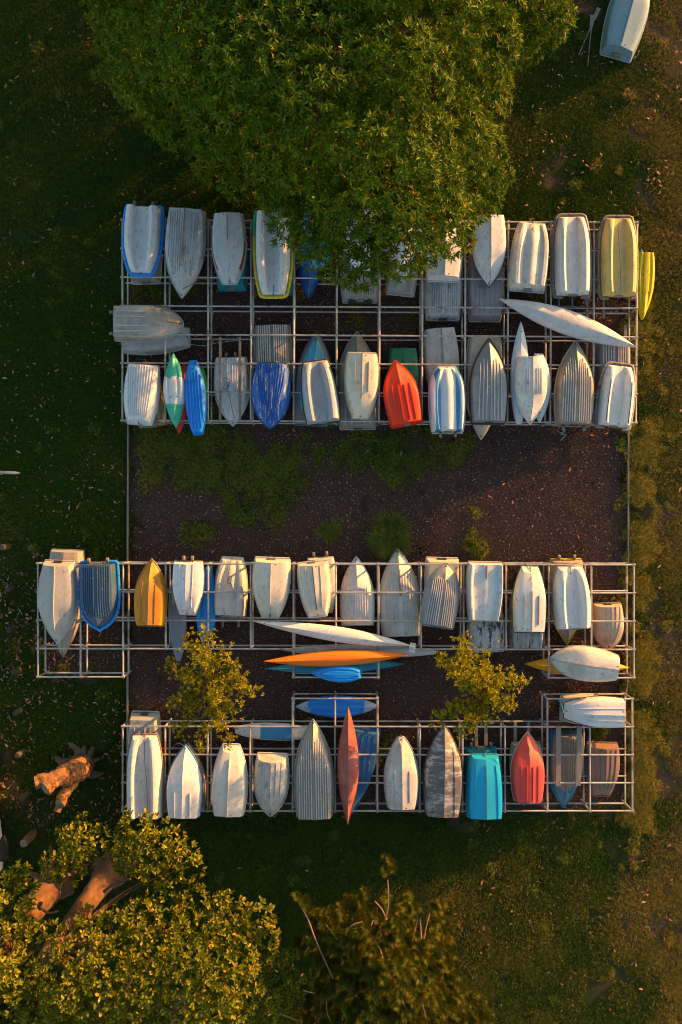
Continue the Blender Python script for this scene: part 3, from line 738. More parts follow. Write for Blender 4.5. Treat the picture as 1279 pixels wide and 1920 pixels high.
boat('dinghy', 'pale green dinghy tucked under the yellow moulded one', (1136, 550), (1138, 425), 58, LO, mat=paint((.16, .28, .24), .4), group=GR1, **PRAM)
boat('kayak', 'yellow sit-on kayak hanging out past the sunny end of the rack', (1210, 474), (1204, 599), 37, KL, cat='kayak', mat=paint((.58, .46, .01), .2, streak=.15), D=.22, group=GK, kind='siton', bb=.1, bs=.8, um=.35, p=2.2, hb=.7, stem=.1, rake=.05)
boat('kayak', 'small blue kayak tip behind the yellow sit-on kayak', (1201, 560), (1203, 466), 24, LO + .0, cat='kayak', mat=paint((.02, .22, .5), .2), D=.16, group=GK, kind='kayak', bb=.0, bs=.3, um=.45, hb=.6)
# ---- between the rows
bt, H = boat('aluminium_dinghy', 'stained bare aluminium dinghy lying crosswise with two launching wheels', (217, 607), (344, 608), 67, U, mat=paint((.36, .34, .30), .6, (.16, .12, .07), streak=.5, metal=.25, rough=.5), strakes=(.25, .55), slen=(.02, .55), keel=(.5, .98, .012, .012), rim=rimg, wheels=.62, group=GR1, **mod(TIN, bs=.96, p=2.2, um=.45, q=.62))
boat('dinghy', 'pale blue-grey dinghy under the stained aluminium one', (232, 638), (356, 633), 57, LO, mat=paint((.38, .41, .43), .5, streak=.5), rim=rimg, group=GR1, **mod(PRAM, bb=.6))
boat('surf_ski', 'long white surf ski laid diagonally across the upper rack', (1194, 651), (936, 560), 46, KU, cat='surf ski', mat=paint((.50, .49, .48), .35, streak=.15, speck=.3), D=.24, group=GK, kind='kayak', bb=0, bs=.0, um=.5, p=2.0, ps=2.0, hb=.35, hs=.35, stem=.05, rake=.05)
# ---- second row
boat('clinker_dinghy', 'clean white ribbed dinghy with an oval end beside the green and white kayak', (270, 686), (262, 796), 65, U, mat=white(dirt=.12, streak=.1), strakes=five, slen=(.02, .94), conv=.35, sw=.008, sh=.008, keel=(.0, .95, .008, .018), rim=rimw, group=GR2, kind='round', bb=.66, bs=.86, um=.42, p=2.3, hb=.72, stem=.14, rake=.04, rise=.6)
boat('dinghy', 'khaki dinghy on the lower tier behind the clean white ribbed one', (288, 800), (271, 672), 60, LO, mat=paint((.27, .23, .12), .3), strakes=(.2, .5), slen=(.03, .7), group=GR2, **DING)
boat('kayak', 'green kayak with a white middle band and four scuppers', (325, 661), (330, 803), 42, KU, cat='kayak', mat=paint((.62, .62, .60), .2, streak=.2, bands=[('X', -.2, .78, (.015, .42, .24), .35), ('X', 1.62, 4, (.015, .42, .24), .35)]), D=.22, group=GK, kind='siton', bb=0, bs=0, um=.5, p=2.0, ps=2.0, hb=.5, hs=.5)
boat('kayak', 'red kayak tip under the green and white kayak', (346, 680), (335, 815), 34, KL, cat='kayak', mat=paint((.55, .015, .02), .15), D=.2, group=GK, kind='kayak', bb=0, bs=.1, um=.5, hb=.5)
boat('kayak', 'bright blue sit-on kayak with blunt ends next to the green one', (372, 816), (362, 675), 39, KU, cat='kayak', mat=paint((.008, .20, .66), .12, streak=.1, stain=.1), D=.2, strakes=(.15, .42, .68), slen=(.06, .94), conv=0.1, sw=.012, sh=.012, lim=.9, group=GK, kind='board', bb=.36, bs=.46, um=.5, p=2.4, ps=2.6, hb=.7, hs=.7)
boat('kayak', 'lime green kayak edge beneath the bright blue sit-on', (366, 800), (380, 690), 34, KL, cat='kayak', mat=paint((.10, .50, .03), .15), D=.2, group=GK, kind='kayak', bb=.1, bs=.1, um=.5)
boat('dinghy', 'white pointed dinghy on the lower tier under two timber planks', (434, 672), (437, 799), 66, LO, mat=white(dirt=.2), strakes=five, slen=(.02, .9), conv=.4, sw=.006, sh=.007, rim=rimw, wheels=.3, group=GR2, **mod(DING, um=.42))
plank(413, 632, 413, 789, ZU + .035, .075, .03, M_WOOD, 'worn plank over the white pointed dinghy, on its kayak side', group='planks across the pointed dinghy')
plank(450, 632, 450, 789, ZU + .035, .075, .03, M_WOOD, 'worn plank over the white pointed dinghy, on its blue dinghy side', group='planks across the pointed dinghy')
boat('clinker_dinghy', 'royal blue clinker dinghy with paint worn to white along the planks', (511, 682), (506, 803), 71, U, mat=paint((.010, .075, .34), .4, (.04, .17, .44), chips=.42, chipc=(.36, .36, .38), stretch=5, streak=.6), strakes=five, slen=(.02, .97), conv=.75, lim=.92, sw=.009, sh=.01, keel=(.0, .97, .012, .02), rim=paint((.012, .07, .28)), group=GR2, **mod(CLK, p=2.3, bs=.74, q=.78))
boat('aluminium_dinghy', 'corrugated grey aluminium dinghy under the royal blue one', (511, 612), (516, 790), 68, LO, mat=paint((.24, .22, .19), .5, metal=.2), strakes=six, slen=(.01, .8), conv=.05, sw=.018, sh=.022, rim=rimg, group=GR2, **mod(TIN, bs=.95))
boat('dinghy', 'silver grey moulded dinghy with black rim tilted across the rack', (607, 793), (591, 677), 66, U, mat=paint((.36, .37, .39), .25, streak=.15, spec=.5), rim=rimd, rimr=.028, group=GR2, **mod(CAT, bb=.68, um=.3))
boat('dinghy', 'sky blue pointed dinghy stacked below the silver grey moulded one', (586, 770), (593, 632), 56, LO + .3, mat=paint((.06, .34, .52), .35, chips=.1, chipc=(.05, .06, .08)), keel=(.1, .98, .008, .012), D=.28, group=GR2, **mod(DING, kind='round'))
boat('dinghy', 'dull grey dinghy at the bottom of the stack with the sky blue one', (584, 797), (594, 621), 70, LO, mat=paint((.22, .21, .20), .4), rim=paint((.05, .12, .3)), D=.42, group=GR2, **TIN)
boat('dinghy', 'cream hard-chine dinghy with a brown keel line and two runners', (679, 663), (676, 785), 63, U, mat=paint((.66, .58, .44), .2, (.26, .19, .1), chips=.13, chipc=(.28, .18, .08)), keel=(.0, .8, .016, .02), keelmat=M_WOOD, strakes=(.40,), slen=(.14, .66), conv=0, sw=.014, sh=.03, smat=paint((.5, .44, .34), .3), rim=rimw, group=GR2, **mod(PRAM, bb=.42, um=.42))
boat('aluminium_dinghy', 'old brownish aluminium dinghy longer than the cream one above it', (671, 804), (669, 622), 75, LO, mat=paint((.30, .27, .22), .5, streak=.5, metal=.15), keel=(.4, .97, .012, .02), strakes=(.3, .6), slen=(.02, .5), rim=rimg, group=GR2, **mod(TIN, p=2.5))
boat('dinghy', 'bright red dinghy with sunlit runners, bow up the page', (763, 797), (741, 676), 66, U, mat=paint((.75, .045, .010), .12, streak=.1, stain=.1), strakes=(.17, .52), slen=(.03, .68), conv=.1, sw=.016, sh=.025, rim=paint((.6, .03, .012), .1), rimr=.02, group=GR2, **mod(DING, bs=.88, um=.42))
boat('dinghy', 'dark green dinghy under the bright red one', (756, 655), (757, 797), 58, LO, mat=paint((.012, .15, .07), .25), keel=(.0, .9, .012, .015), rim=paint((.01, .1, .05)), group=GR2, **mod(PRAM, bb=.55, rake=.05))
boat('dinghy', 'white dinghy with two broad blue stripes and launching wheels', (839, 810), (837, 688), 67, U, mat=paint((.62, .62, .62), .15, streak=.1, bands=[('Y', .235, .40, (.03, .20, .40), .02), ('Y', -.40, -.235, (.03, .20, .40), .02)]), rim=rimw, rimr=.03, wheels=.5, group=GR2, kind='tri', bb=.45, bs=.84, um=.45, p=3.2, hb=.6, stem=.12, rake=.05, rise=.65)
boat('dinghy', 'old white dinghy with peeling keel beneath the blue-striped one', (824, 617), (836, 790), 66, LO, mat=paint((.46, .45, .42), .5, (.2, .17, .12), chips=.18), keel=(0, .8, .018, .03), keelmat=M_GREYWOOD, group=GR2, **mod(DING, bs=.84))
boat('aluminium_dinghy', 'grey aluminium dinghy with a broad black gunwale and white scrape', (915, 793), (917, 635), 69, U, mat=paint((.27, .27, .27), .35, metal=.2, chips=.05, chipc=(.55, .55, .55)), strakes=(.2, .4, .6), slen=(.02, .8), conv=.25, sw=.008, keel=(.0, .96, .01, .018), rim=rimd, rimr=.035, group=GR2, **mod(TIN, p=2.2))
boat('dinghy', 'cream dinghy whose bow sticks out below the black-rimmed aluminium one', (909, 634), (902, 824), 68, LO, mat=paint((.48, .41, .29), .4, streak=.4), keel=(.05, .97, .012, .015), rim=rimw, group=GR2, **mod(DING, um=.42))
boat('surf_ski', 'slim white ski standing out above the rust-marked white dinghy', (973, 795), (977, 603), 36, KU - .02, cat='surf ski', mat=paint((.50, .52, .55), .2, streak=.1), D=.13, group=GK, kind='board', bb=.04, bs=.3, um=.45, p=2.0, hb=.6)
boat('surf_ski', 'second slim white ski on the tinny side of the rust-marked dinghy', (1010, 662), (1012, 792), 44, KU - .02, cat='surf ski', mat=paint((.50, .52, .55), .2, streak=.1), D=.13, group=GK, kind='board', bb=.05, bs=.35, um=.45, p=2.0, hb=.6)
boat('dinghy', 'battered white dinghy with rust chips resting on two skis', (994, 669), (994, 797), 62, U + .19, mat=paint((.60, .58, .53), .35, (.25, .2, .14), chips=.2, chipc=(.20, .10, .05)), keel=(0, .97, .012, .02), strakes=(.22, .36, .5), slen=(.2, .62), conv=0, sw=.007, sh=.01, group=GR2, **mod(CLK, kind='round', bs=.74, hs=.9))
boat('aluminium_dinghy', 'olive grey aluminium dinghy with wheels and rope at its transom', (1074, 798), (1079, 640), 71, U, mat=paint((.27, .235, .185), .35, metal=.2, streak=.35), strakes=six, slen=(.02, .84), conv=.1, sw=.006, sh=.009, keel=(.5, .97, .008, .015), rim=rimg, wheels=.62, group=GR2, **mod(TIN, p=2.2))
boat('dinghy', 'tan dinghy edge beneath the olive aluminium one', (1068, 790), (1066, 690), 62, LO, mat=paint((.34, .24, .15), .3), group=GR2, **PRAM)
boat('dinghy', 'white moulded dinghy edged with a fringed black and white rope fender', (1148, 800), (1161, 685), 63, U, mat=paint((.64, .62, .58), .12, streak=.08, chips=.03), fender=F_ROPE, strakes=(.66,), slen=(.02, .75), conv=.1, smat=M_DARK, sw=.008, sh=.012, lim=.95, group=GR2, **mod(CAT, bb=.70))
boat('aluminium_dinghy', 'corrugated aluminium dinghy under the rope-fendered white one', (1147, 642), (1146, 790), 64, LO, mat=paint((.27, .26, .25), .4, metal=.25), strakes=five, slen=(.01, .8), conv=.02, sw=.018, sh=.022, rim=rimg, group=GR2, **mod(TIN, bs=.95))
plank(1172, 610, 1172, 690, ZL + .04, .09, .03, M_GREYWOOD, 'short grey plank on the lower rails near the diagonal ski')
# ---- third row
boat('dinghy', 'big pale grey V-bottomed dinghy at the lawn end of the rack', (112, 1052), (107, 1206), 73, U, mat=paint((.40, .38, .34), .3, (.2, .19, .17), streak=.3, speck=.3), keel=(0, .97, .014, .03), rim=rimw, rimr=.018, group=GR3, **mod(DING, um=.45, bs=.74, rake=.14))
boat('dinghy', 'tan grey dinghy showing transom and bow below the big pale grey one', (128, 1031), (118, 1232), 68, LO, mat=paint((.38, .33, .27), .3), rim=rimg, rimr=.014, group=GR3, **mod(DING, um=.4))
boat('aluminium_dinghy', 'dark blue-grey dinghy with scuffed ribs inside a bright blue fender', (186, 1056), (188, 1178), 68, U, mat=paint((.035, .085, .15), .3, (.08, .11, .15), chips=.14, chipc=(.34, .34, .36), stretch=5, metal=.05), smat=paint((.05, .10, .165), .3, chips=.3, chipc=(.36, .35, .36)), strakes=six, slen=(.02, .85), conv=.05, sw=.007, fender=F_BLUE, wheels=.55, group=GR3, **mod(TIN, bs=.94, p=2.6, um=.5, stem=.12, hb=.55, rise=.7, q=.66))
boat('dinghy', 'mustard yellow dinghy with a dark keel strip, bow up the page', (282, 1172), (285, 1048), 60, U, mat=paint((.56, .215, .012), .3, (.3, .11, .01), streak=.2), keel=(.02, .78, .032, .012), keelmat=paint((.20, .12, .06), .5), strakes=(.42,), slen=(.03, .75), conv=.05, sw=.012, sh=.012, smat=paint((.28, .15, .04)), rim=paint((.45, .22, .03)), group=GR3, **mod(DING, bs=.82, um=.42))
boat('dinghy', 'clean white pram dinghy with grey side and two wheels, near the blue kayak', (354, 1052), (352, 1154), 58, U, mat=paint((.62, .61, .60), .1, streak=.05), strakes=(.42,), slen=(.0, .95), conv=.3, sw=.006, sh=.008, keel=(0, .97, .006, .014), rim=paint((.25, .12, .06)), rimr=.014, wheels=.3, group=GR3, **mod(PRAM, bb=.52, um=.36, bs=.92))
boat('sailboard', 'faded blue-grey board standing down into the leaves beside the mustard dinghy', (331, 1085), (335, 1240), 34, KL, cat='board', mat=paint((.15, .19, .24), .5, (.28, .26, .22), streak=.5), D=.12, group=GK, kind='board', bb=.2, bs=.5, um=.45, p=2.4)
boat('kayak', 'bright blue kayak on the lower tier beside the white pram dinghy', (391, 1062), (384, 1213), 40, KL, cat='kayak', mat=paint((.010, .26, .66), .2, stain=.15, bands=[('X', 2.25, 3, (.4, .5, .6), .4)]), D=.2, strakes=(.2,), slen=(.1, .85), group=GK, kind='siton', bb=.1, bs=.2, um=.5, p=2.2, hb=.6, hs=.6)
boat('dinghy', 'cream moulded dinghy on the lower tier with a coiled rope on it', (431, 1154), (436, 1045), 61, LO, mat=paint((.54, .50, .44), .3), rim=rimw, group=GR3, **mod(CAT, bb=.62, kind='tri'))
boat('dinghy', 'plain cream dinghy with a flat bow end and dirty corner', (511, 1047), (507, 1158), 69, U, mat=paint((.58, .52, .42), .25, speck=.2, streak=.1), keel=(.02, .86, .012, .02), rim=rimw, rimr=.024, group=GR3, **mod(PRAM, bb=.42, bs=.92, um=.30, rake=.12))
boat('dinghy', 'cream dinghy with a black keel, turned slightly on the rack', (586, 1054), (596, 1156), 60, U, mat=paint((.60, .53, .42), .25, (.3, .23, .14)), keel=(.02, .98, .014, .025), keelmat=M_DARK, strakes=(.45,), slen=(.02, .95), conv=.3, sw=.008, sh=.01, rim=rimw, group=GR3, **mod(PRAM, bb=.55, bs=.9, um=.35))
boat('dinghy', 'off-white dinghy with wheels half hidden below the black-keeled cream one', (601, 1044), (606, 1150), 58, LO, mat=paint((.48, .46, .41), .4), wheels=.5, group=GR3, **mod(PRAM, bb=.6))
boat('clinker_dinghy', 'neat off-white dinghy on the lower tier with fine ribs and a red bow tip', (671, 1172), (668, 1043), 64, LO, mat=paint((.52, .51, .49), .3, streak=.2), strakes=(.14, .28, .42, .56), slen=(.02, .62), conv=0, sw=.007, sh=.012, keel=(.0, .97, .006, .012), rim=rimw, rimr=.014, group=GR3, **mod(DING, kind='round', bs=.92, um=.35))
boat('clinker_dinghy', 'largest cream clinker boat, its bow reaching the round grass tussock', (752, 1192), (746, 1029), 77, LO, mat=paint((.50, .47, .41), .4, chips=.06, chipc=(.22, .12, .06), streak=.35), strakes=five, slen=(.0, .78), conv=.05, sw=.01, sh=.014, keel=(.52, .86, .022, .035), keelmat=M_WOOD, rim=rimw, rimr=.016, D=.46, group=GR3, **mod(DING, kind='round', bs=.86, um=.38))
boat('aluminium_dinghy', 'two-tone grey dinghy with a bare rounded bow, set askew', (819, 1174), (837, 1056), 66, U, mat=paint((.19, .20, .22), .5, (.30, .31, .33), streak=.6, bands=[('X', 1.45, 4, (.36, .30, .22), .25)]), strakes=six, slen=(.02, .85), conv=.25, sw=.008, sh=.01, keel=(.1, .97, .008, .012), rim=rimg, group=GR3, **mod(CLK, p=2.4, bs=.92, um=.4, q=.72))
boat('dinghy', 'cream box-ended dinghy below the two-tone grey one', (829, 1047), (826, 1150), 62, LO, mat=paint((.54, .48, .38), .2), rim=rimw, group=GR3, **mod(PRAM, kind='flat', bs=.95, rake=.1))
bt, H = boat('pram_dinghy', 'white tray-bottomed pram with worn patches and a scrap of brown keel', (909, 1055), (906, 1164), 66, U, mat=paint((.56, .58, .58), .4, (.26, .24, .2), chips=.16, chipc=(.20, .15, .10)), rim=paint((.45, .38, .28), .5), rimr=.024, keel=(.02, .25, .02, .03), keelmat=M_WOOD, group=GR3, kind='tray', bb=.80, bs=.94, um=.35, p=2.0, hb=.85, stem=.06, rake=.05)
boat('dinghy', 'dinghy with badly flaking white paint over black planks, under the tray-bottomed pram', (913, 1221), (908, 1075), 67, LO, mat=paint((.50, .50, .49), .4, (.2, .19, .18), chips=.55, chipc=(.045, .042, .045), stretch=2.0), strakes=(.12, .38, .64), slen=(.0, .85), conv=.05, sw=.012, sh=.012, rim=rimg, group=GR3, **mod(DING, bs=.9, um=.3))
boat('dinghy', 'white dinghy with green rim and rust along its keel and two runners', (991, 1185), (993, 1061), 62, U, mat=paint((.60, .59, .54), .2, (.34, .25, .15)), keel=(.02, .7, .016, .02), keelmat=paint((.4, .30, .18), .6, (.25, .12, .05), chips=.3), strakes=(.42,), slen=(.12, .62), conv=0, sw=.014, sh=.03, smat=paint((.5, .44, .34), .5, (.3, .15, .05), chips=.3, chipc=(.3, .14, .05)), rim=paint((.02, .14, .10)), rimr=.018, group=GR3, **mod(PRAM, bb=.50, bs=.90, um=.42, hb=.6))
boat('dinghy', 'tan dinghy with black flaking planks under the green-rimmed one', (985, 1214), (986, 1062), 62, LO, mat=paint((.42, .32, .22), .4, bands=[('X', -1, .62, (.46, .44, .42), .02)], chips=.40, chipc=(.05, .04, .045), stretch=6), strakes=six, slen=(.0, .28), conv=0, sw=.008, sh=.014, rim=rimt, group=GR3, **mod(DING, kind='flat', bs=.9))
boat('dinghy', 'white moulded dinghy with deep channel and green side strip', (1074, 1178), (1068, 1062), 67, U, mat=paint((.60, .60, .58), .2, streak=.1), rim=paint((.45, .42, .36)), rimr=.02, group=GR3, **mod(CAT, bb=.66, bs=.90))
boat('dinghy', 'tan dinghy with yellow gunwale and wheels under the channelled white one', (1061, 1050), (1063, 1207), 66, LO, mat=paint((.40, .32, .23), .3), rim=paint((.6, .42, .02)), rimr=.03, wheels=.5, group=GR3, **mod(DING, um=.4))
boat('clinker_dinghy', 'sandy brown clinker dinghy with a diagonal shadow, on the lower tier', (1138, 1132), (1141, 1217), 57, LO, mat=paint((.44, .36, .28), .35, streak=.3), strakes=(.3, .6), slen=(.0, .97), conv=.6, lim=.92, sw=.010, sh=.014, keel=(.0, .97, .01, .018), rim=rimt, group=GR3, **mod(CLK, p=2.3, bs=.88, um=.45, q=.62))
sk, H = boat('surf_ski', 'long white racing ski with a rudder tip, laid across the middle rack', (774, 1211), (475, 1165), 29, KU, cat='surf ski', mat=paint((.60, .58, .55), .2, chips=.04, chipc=(.4, .28, .16)), D=.2, group=GK, kind='kayak', bb=0, bs=0, um=.45, p=1.9, ps=1.8, hb=.4, hs=.35)
mk('rudder', *box(-.06, .12, -.012, .012, .0, .2, .004), paint((.6, .58, .55)), sk, smooth=False)
mk('rudder_blade', *box(-.08, .10, -.10, .20, .05, .07, .004), paint((.6, .58, .55)), sk, smooth=False)
boat('surf_ski', 'grey-white ski partly hidden by the orange kayak', (818, 1223), (522, 1218), 26, KL, cat='surf ski', mat=paint((.44, .42, .41), .3), D=.18, group=GK, kind='kayak', bb=0, bs=.3, um=.5, p=2.0, ps=2.0, hb=.4, hs=.5)
boat('kayak', 'long orange touring kayak', (768, 1228), (494, 1240), 30, KU, cat='kayak', mat=paint((.80, .17, .005), .12, streak=.05, stain=.12), D=.24, group=GK, kind='kayak', bb=0, bs=0, um=.5, p=1.9, ps=1.9, hb=.45, hs=.4)
boat('kayak', 'long teal touring kayak below the orange one', (760, 1245), (496, 1254), 27, KL, cat='kayak', mat=paint((.015, .22, .33), .15), D=.22, group=GK, kind='kayak', bb=0, bs=0, um=.5, p=2.0, ps=2.0, hb=.4, hs=.4)
boat('kayak', 'short bright blue child kayak beside the orange one', (678, 1263), (584, 1262), 33, KU, cat='kayak', mat=paint((.008, .25, .72), .12, stain=.1), D=.2, strakes=(.32,), slen=(.08, .85), lim=.9, sw=.02, sh=.014, group=GK, kind='siton', bb=.05, bs=.5, um=.4, p=2.2, ps=2.4, hb=.6)
boat('kayak', 'amber yellow kayak sticking out both ends under a white dinghy', (1180, 1252), (984, 1245), 38, KL, cat='kayak', mat=paint((.62, .30, .012), .15), D=.24, group=GK, kind='kayak', bb=0, bs=0, um=.5, p=2.0, ps=2.0, hb=.4, hs=.4)
boat('dinghy', 'mottled white dinghy lying crosswise over the amber kayak', (1156, 1252), (1032, 1235), 64, U, mat=paint((.56, .53, .47), .55, (.24, .19, .11), chips=.10, chipc=(.22, .17, .1), speck=.4), keel=(.0, .8, .01, .02), keelmat=M_WOOD, rim=rimg, rimr=.018, group=GR3, **mod(CLK, p=2.3, bs=.72, um=.48, q=.75))
# ---- lowest row
boat('dinghy', 'long white moulded dinghy with a brown padded rim and leaf shadows', (273, 1530), (272, 1377), 66, U, mat=paint((.60, .58, .55), .25, streak=.15), rim=paint((.24, .15, .09), .4), rimr=.034, group=GR4, **mod(CAT, bb=.68, p=3.0, bs=.95))
boat('dinghy', 'pale green planked dinghy end behind the long white moulded one', (273, 1336), (270, 1490), 58, LO, mat=paint((.30, .34, .32), .4), strakes=(.2, .5), slen=(.1, .8), rim=rimg, rimr=.03, group=GR4, **mod(PRAM, bs=.86, kind='flat', rake=.14))
boat('dinghy', 'smooth white dinghy with a thin blue rim', (346, 1529), (348, 1396), 67, U, mat=paint((.66, .64, .62), .08, streak=.05, speck=.05), keel=(0, .97, .006, .014), strakes=(.42,), slen=(.02, .42), conv=0, sw=.012, sh=.03, rim=paint((.02, .17, .42), .1), rimr=.024, group=GR4, **mod(DING, bs=.86, um=.40, p=2.0, hb=.5))
boat('dinghy', 'tan dinghy bow peeping out behind the blue-rimmed white one', (356, 1520), (353, 1390), 64, LO, mat=paint((.30, .22, .16), .3), rim=rimd, group=GR4, **DING)
boat('dinghy', 'white tapered dinghy with scuffed bottom and a full-length keel', (429, 1527), (434, 1395), 66, U, mat=paint((.62, .58, .51), .25, (.3, .26, .2), chips=.10, chipc=(.2, .17, .13)), keel=(0, .92, .012, .03), rim=rimw, rimr=.022, group=GR4, **mod(PRAM, bb=.46, bs=.82, um=.4))
boat('clinker_dinghy', 'worn white dinghy with brown patches and a glowing sunlit transom', (511, 1413), (507, 1530), 64, U, mat=paint((.50, .47, .42), .5, (.2, .17, .13), chips=.24, chipc=(.19, .13, .08), stretch=2), keel=(0, .97, .012, .025), strakes=(.3, .6), slen=(.02, .7), conv=.2, sw=.009, sh=.012, rim=rimw, rimr=.02, group=GR4, **mod(CLK, p=2.4, bs=.86, um=.4, rake=.16, q=.8))
boat('aluminium_dinghy', 'tall ribbed aluminium dinghy with a sharp gleaming bow', (590, 1530), (587, 1348), 73, U, mat=paint((.30, .28, .245), .3, metal=.3, rough=.48), strakes=six, slen=(.01, .86), conv=.05, sw=.008, sh=.014, keel=(.3, .98, .008, .014), rim=rimg, rimr=.016, group=GR4, **mod(TIN, p=2.1, um=.4, bs=.9))
boat('canoe', 'faded red canoe pointed at both ends', (652, 1547), (653, 1325), 41, KU + .05, cat='canoe', mat=paint((.30, .055, .035), .55, (.34, .17, .14), streak=.4), D=.3, keel=(.03, .97, .007, .01), group=GK, kind='kayak', bb=0, bs=0, um=.5, p=1.85, ps=1.85, hb=.45, hs=.45)
boat('dinghy', 'blue flat-bottomed dinghy with flecked paint beside the red canoe', (686, 1363), (656, 1530), 58, LO, mat=paint((.025, .13, .30), .3, chips=.20, chipc=(.44, .44, .42), stretch=2.2), strakes=(.2, .55), slen=(.02, .75), conv=0, sw=.006, rim=paint((.03, .1, .22)), group=GR4, **mod(DING, kind='flat', bs=.95, um=.3))
boat('dinghy', 'small grey-white dinghy with cracked sides and a yellow bow stain', (753, 1513), (752, 1380), 64, U, mat=paint((.50, .48, .44), .4, (.2, .17, .12), chips=.20, chipc=(.10, .08, .07), speck=.5), keel=(.0, .9, .010, .018), strakes=(.42,), slen=(.12, .62), conv=0, sw=.010, sh=.018, rim=rimg, rimr=.018, group=GR4, **mod(DING, bb=.16, bs=.80, um=.40))
boat('dinghy', 'big dinghy with black bottom paint scraped to white', (829, 1527), (833, 1357), 73, U, mat=paint((.13, .12, .118), .4, (.08, .07, .065), chips=.66, chipc=(.40, .37, .34), stretch=.5, soft=.14), keel=(.0, .95, .012, .025), keelmat=M_WOOD, strakes=(.55,), slen=(.02, .92), conv=.3, sw=.008, rim=rimd, rimr=.018, group=GR4, **mod(DING, um=.38, bs=.84))
boat('dinghy', 'dark green dinghy edge behind the black-and-white scraped one', (822, 1515), (820, 1375), 60, LO, mat=paint((.05, .12, .08), .3), group=GR4, **DING)
boat('dinghy', 'turquoise dinghy with brown worn keel lines', (908, 1530), (908, 1414), 67, U, mat=paint((.008, .34, .55), .15, streak=.15, stain=.1), keel=(.0, .9, .008, .02), keelmat=paint((.34, .22, .12), .5, chips=.4, chipc=(.02, .3, .4)), strakes=(.66,), slen=(.0, .9), conv=.25, lim=.86, sw=.010, sh=.016, rim=paint((.015, .28, .38)), group=GR4, kind='v', bb=.74, bs=.95, um=.25, p=2.4, hb=.7, stem=.08, rake=.05)
boat('dinghy', 'darker turquoise dinghy with two wheels behind the brighter one', (901, 1400), (902, 1500), 62, LO, mat=paint((.012, .20, .27), .25), wheels=.62, group=GR4, **mod(PRAM, bb=.6, bs=.95))
boat('dinghy', 'coral red dinghy with a pale rim and rope at its bow', (988, 1500), (989, 1372), 62, U, mat=paint((.68, .07, .05), .15, streak=.08, stain=.1), strakes=(.18, .5), slen=(.02, .62), conv=0, sw=.012, sh=.02, rim=paint((.40, .38, .36)), rimr=.016, group=GR4, **mod(DING, bs=.78, um=.42))
boat('dinghy', 'pale green dinghy just visible around the coral red one', (985, 1390), (988, 1508), 62, LO, mat=paint((.28, .31, .25), .3), group=GR4, **DING)
boat('clinker_dinghy', 'bare weathered dinghy with blue sides under two thick planks', (1061, 1372), (1056, 1515), 66, LO, mat=paint((.26, .21, .155), .5, streak=.5, bands=[('X', 1.75, 4, (.03, .17, .27), .8), ('Z', -.1, .24, (.03, .17, .27), .1)]), strakes=five, slen=(.03, .85), conv=.2, sw=.007, sh=.010, keel=(.05, .98, .012, .02), rim=paint((.03, .16, .26)), group=GR4, **mod(DING, um=.38))
plank(1047, 1361, 1046, 1473, ZU + .035, .15, .04, M_GREYWOOD, 'thick grey plank across the blue-sided dinghy, on its coral boat side', group='planks across the blue-sided dinghy')
plank(1086, 1361, 1084, 1473, ZU + .035, .15, .04, M_GREYWOOD, 'thick grey plank across the blue-sided dinghy, on its brown boat side', group='planks across the blue-sided dinghy')
boat('dinghy', 'dull brown dinghy with white scratches at the rack corner', (1129, 1393), (1127, 1492), 61, LO, mat=paint((.22, .135, .10), .3, chips=.09, chipc=(.5, .42, .36), stretch=3), strakes=(.32, .64), slen=(.02, .95), conv=.3, sw=.008, keel=(.02, .95, .010, .02), rim=paint((.2, .12, .09)), group=GR4, **mod(PRAM, bb=.5, bs=.92, um=.35))
boat('dinghy', 'white pram dinghy lying crosswise with a black rim line', (1168, 1335), (1057, 1332), 57, U, mat=paint((.58, .57, .56), .15, streak=.1), strakes=(.40,), slen=(.0, .92), conv=.3, sw=.007, sh=.012, keel=(.0, .92, .008, .014), rim=rimd, rimr=.014, group=GR4, **mod(PRAM, bb=.5, bs=.90, um=.35))
boat('dinghy', 'grey-white dinghy end under the crosswise white pram', (1052, 1327), (1150, 1330), 54, LO, mat=paint((.46, .44, .40), .3), rim=rimw, group=GR4, **mod(PRAM, kind='flat'))
boat('sailboard', 'white sailboard with a bright blue deck pad', (577, 1374), (441, 1369), 33, KL, cat='board', mat=paint((.56, .54, .51), .2, bands=[('X', .5, 1.5, (.02, .20, .40), .02, 'Y', -.235, .235)]), D=.10, group=GK, kind='board', bb=.35, bs=.6, um=.45, p=2.6, ps=2.6)
boat('kayak', 'blue kayak with cloudy white ends in the small bay frame', (708, 1324), (554, 1325), 41, KL, cat='kayak', mat=paint((.010, .19, .62), .2, stain=.2, bands=[('X', -.2, .42, (.30, .40, .50), .5), ('X', 2.2, 3.2, (.30, .40, .50), .6)]), D=.22, strakes=(.3,), slen=(.1, .9), conv=.2, lim=.9, group=GK, kind='siton', bb=.02, bs=.1, um=.5, p=2.1, ps=2.2, hb=.5, hs=.5)
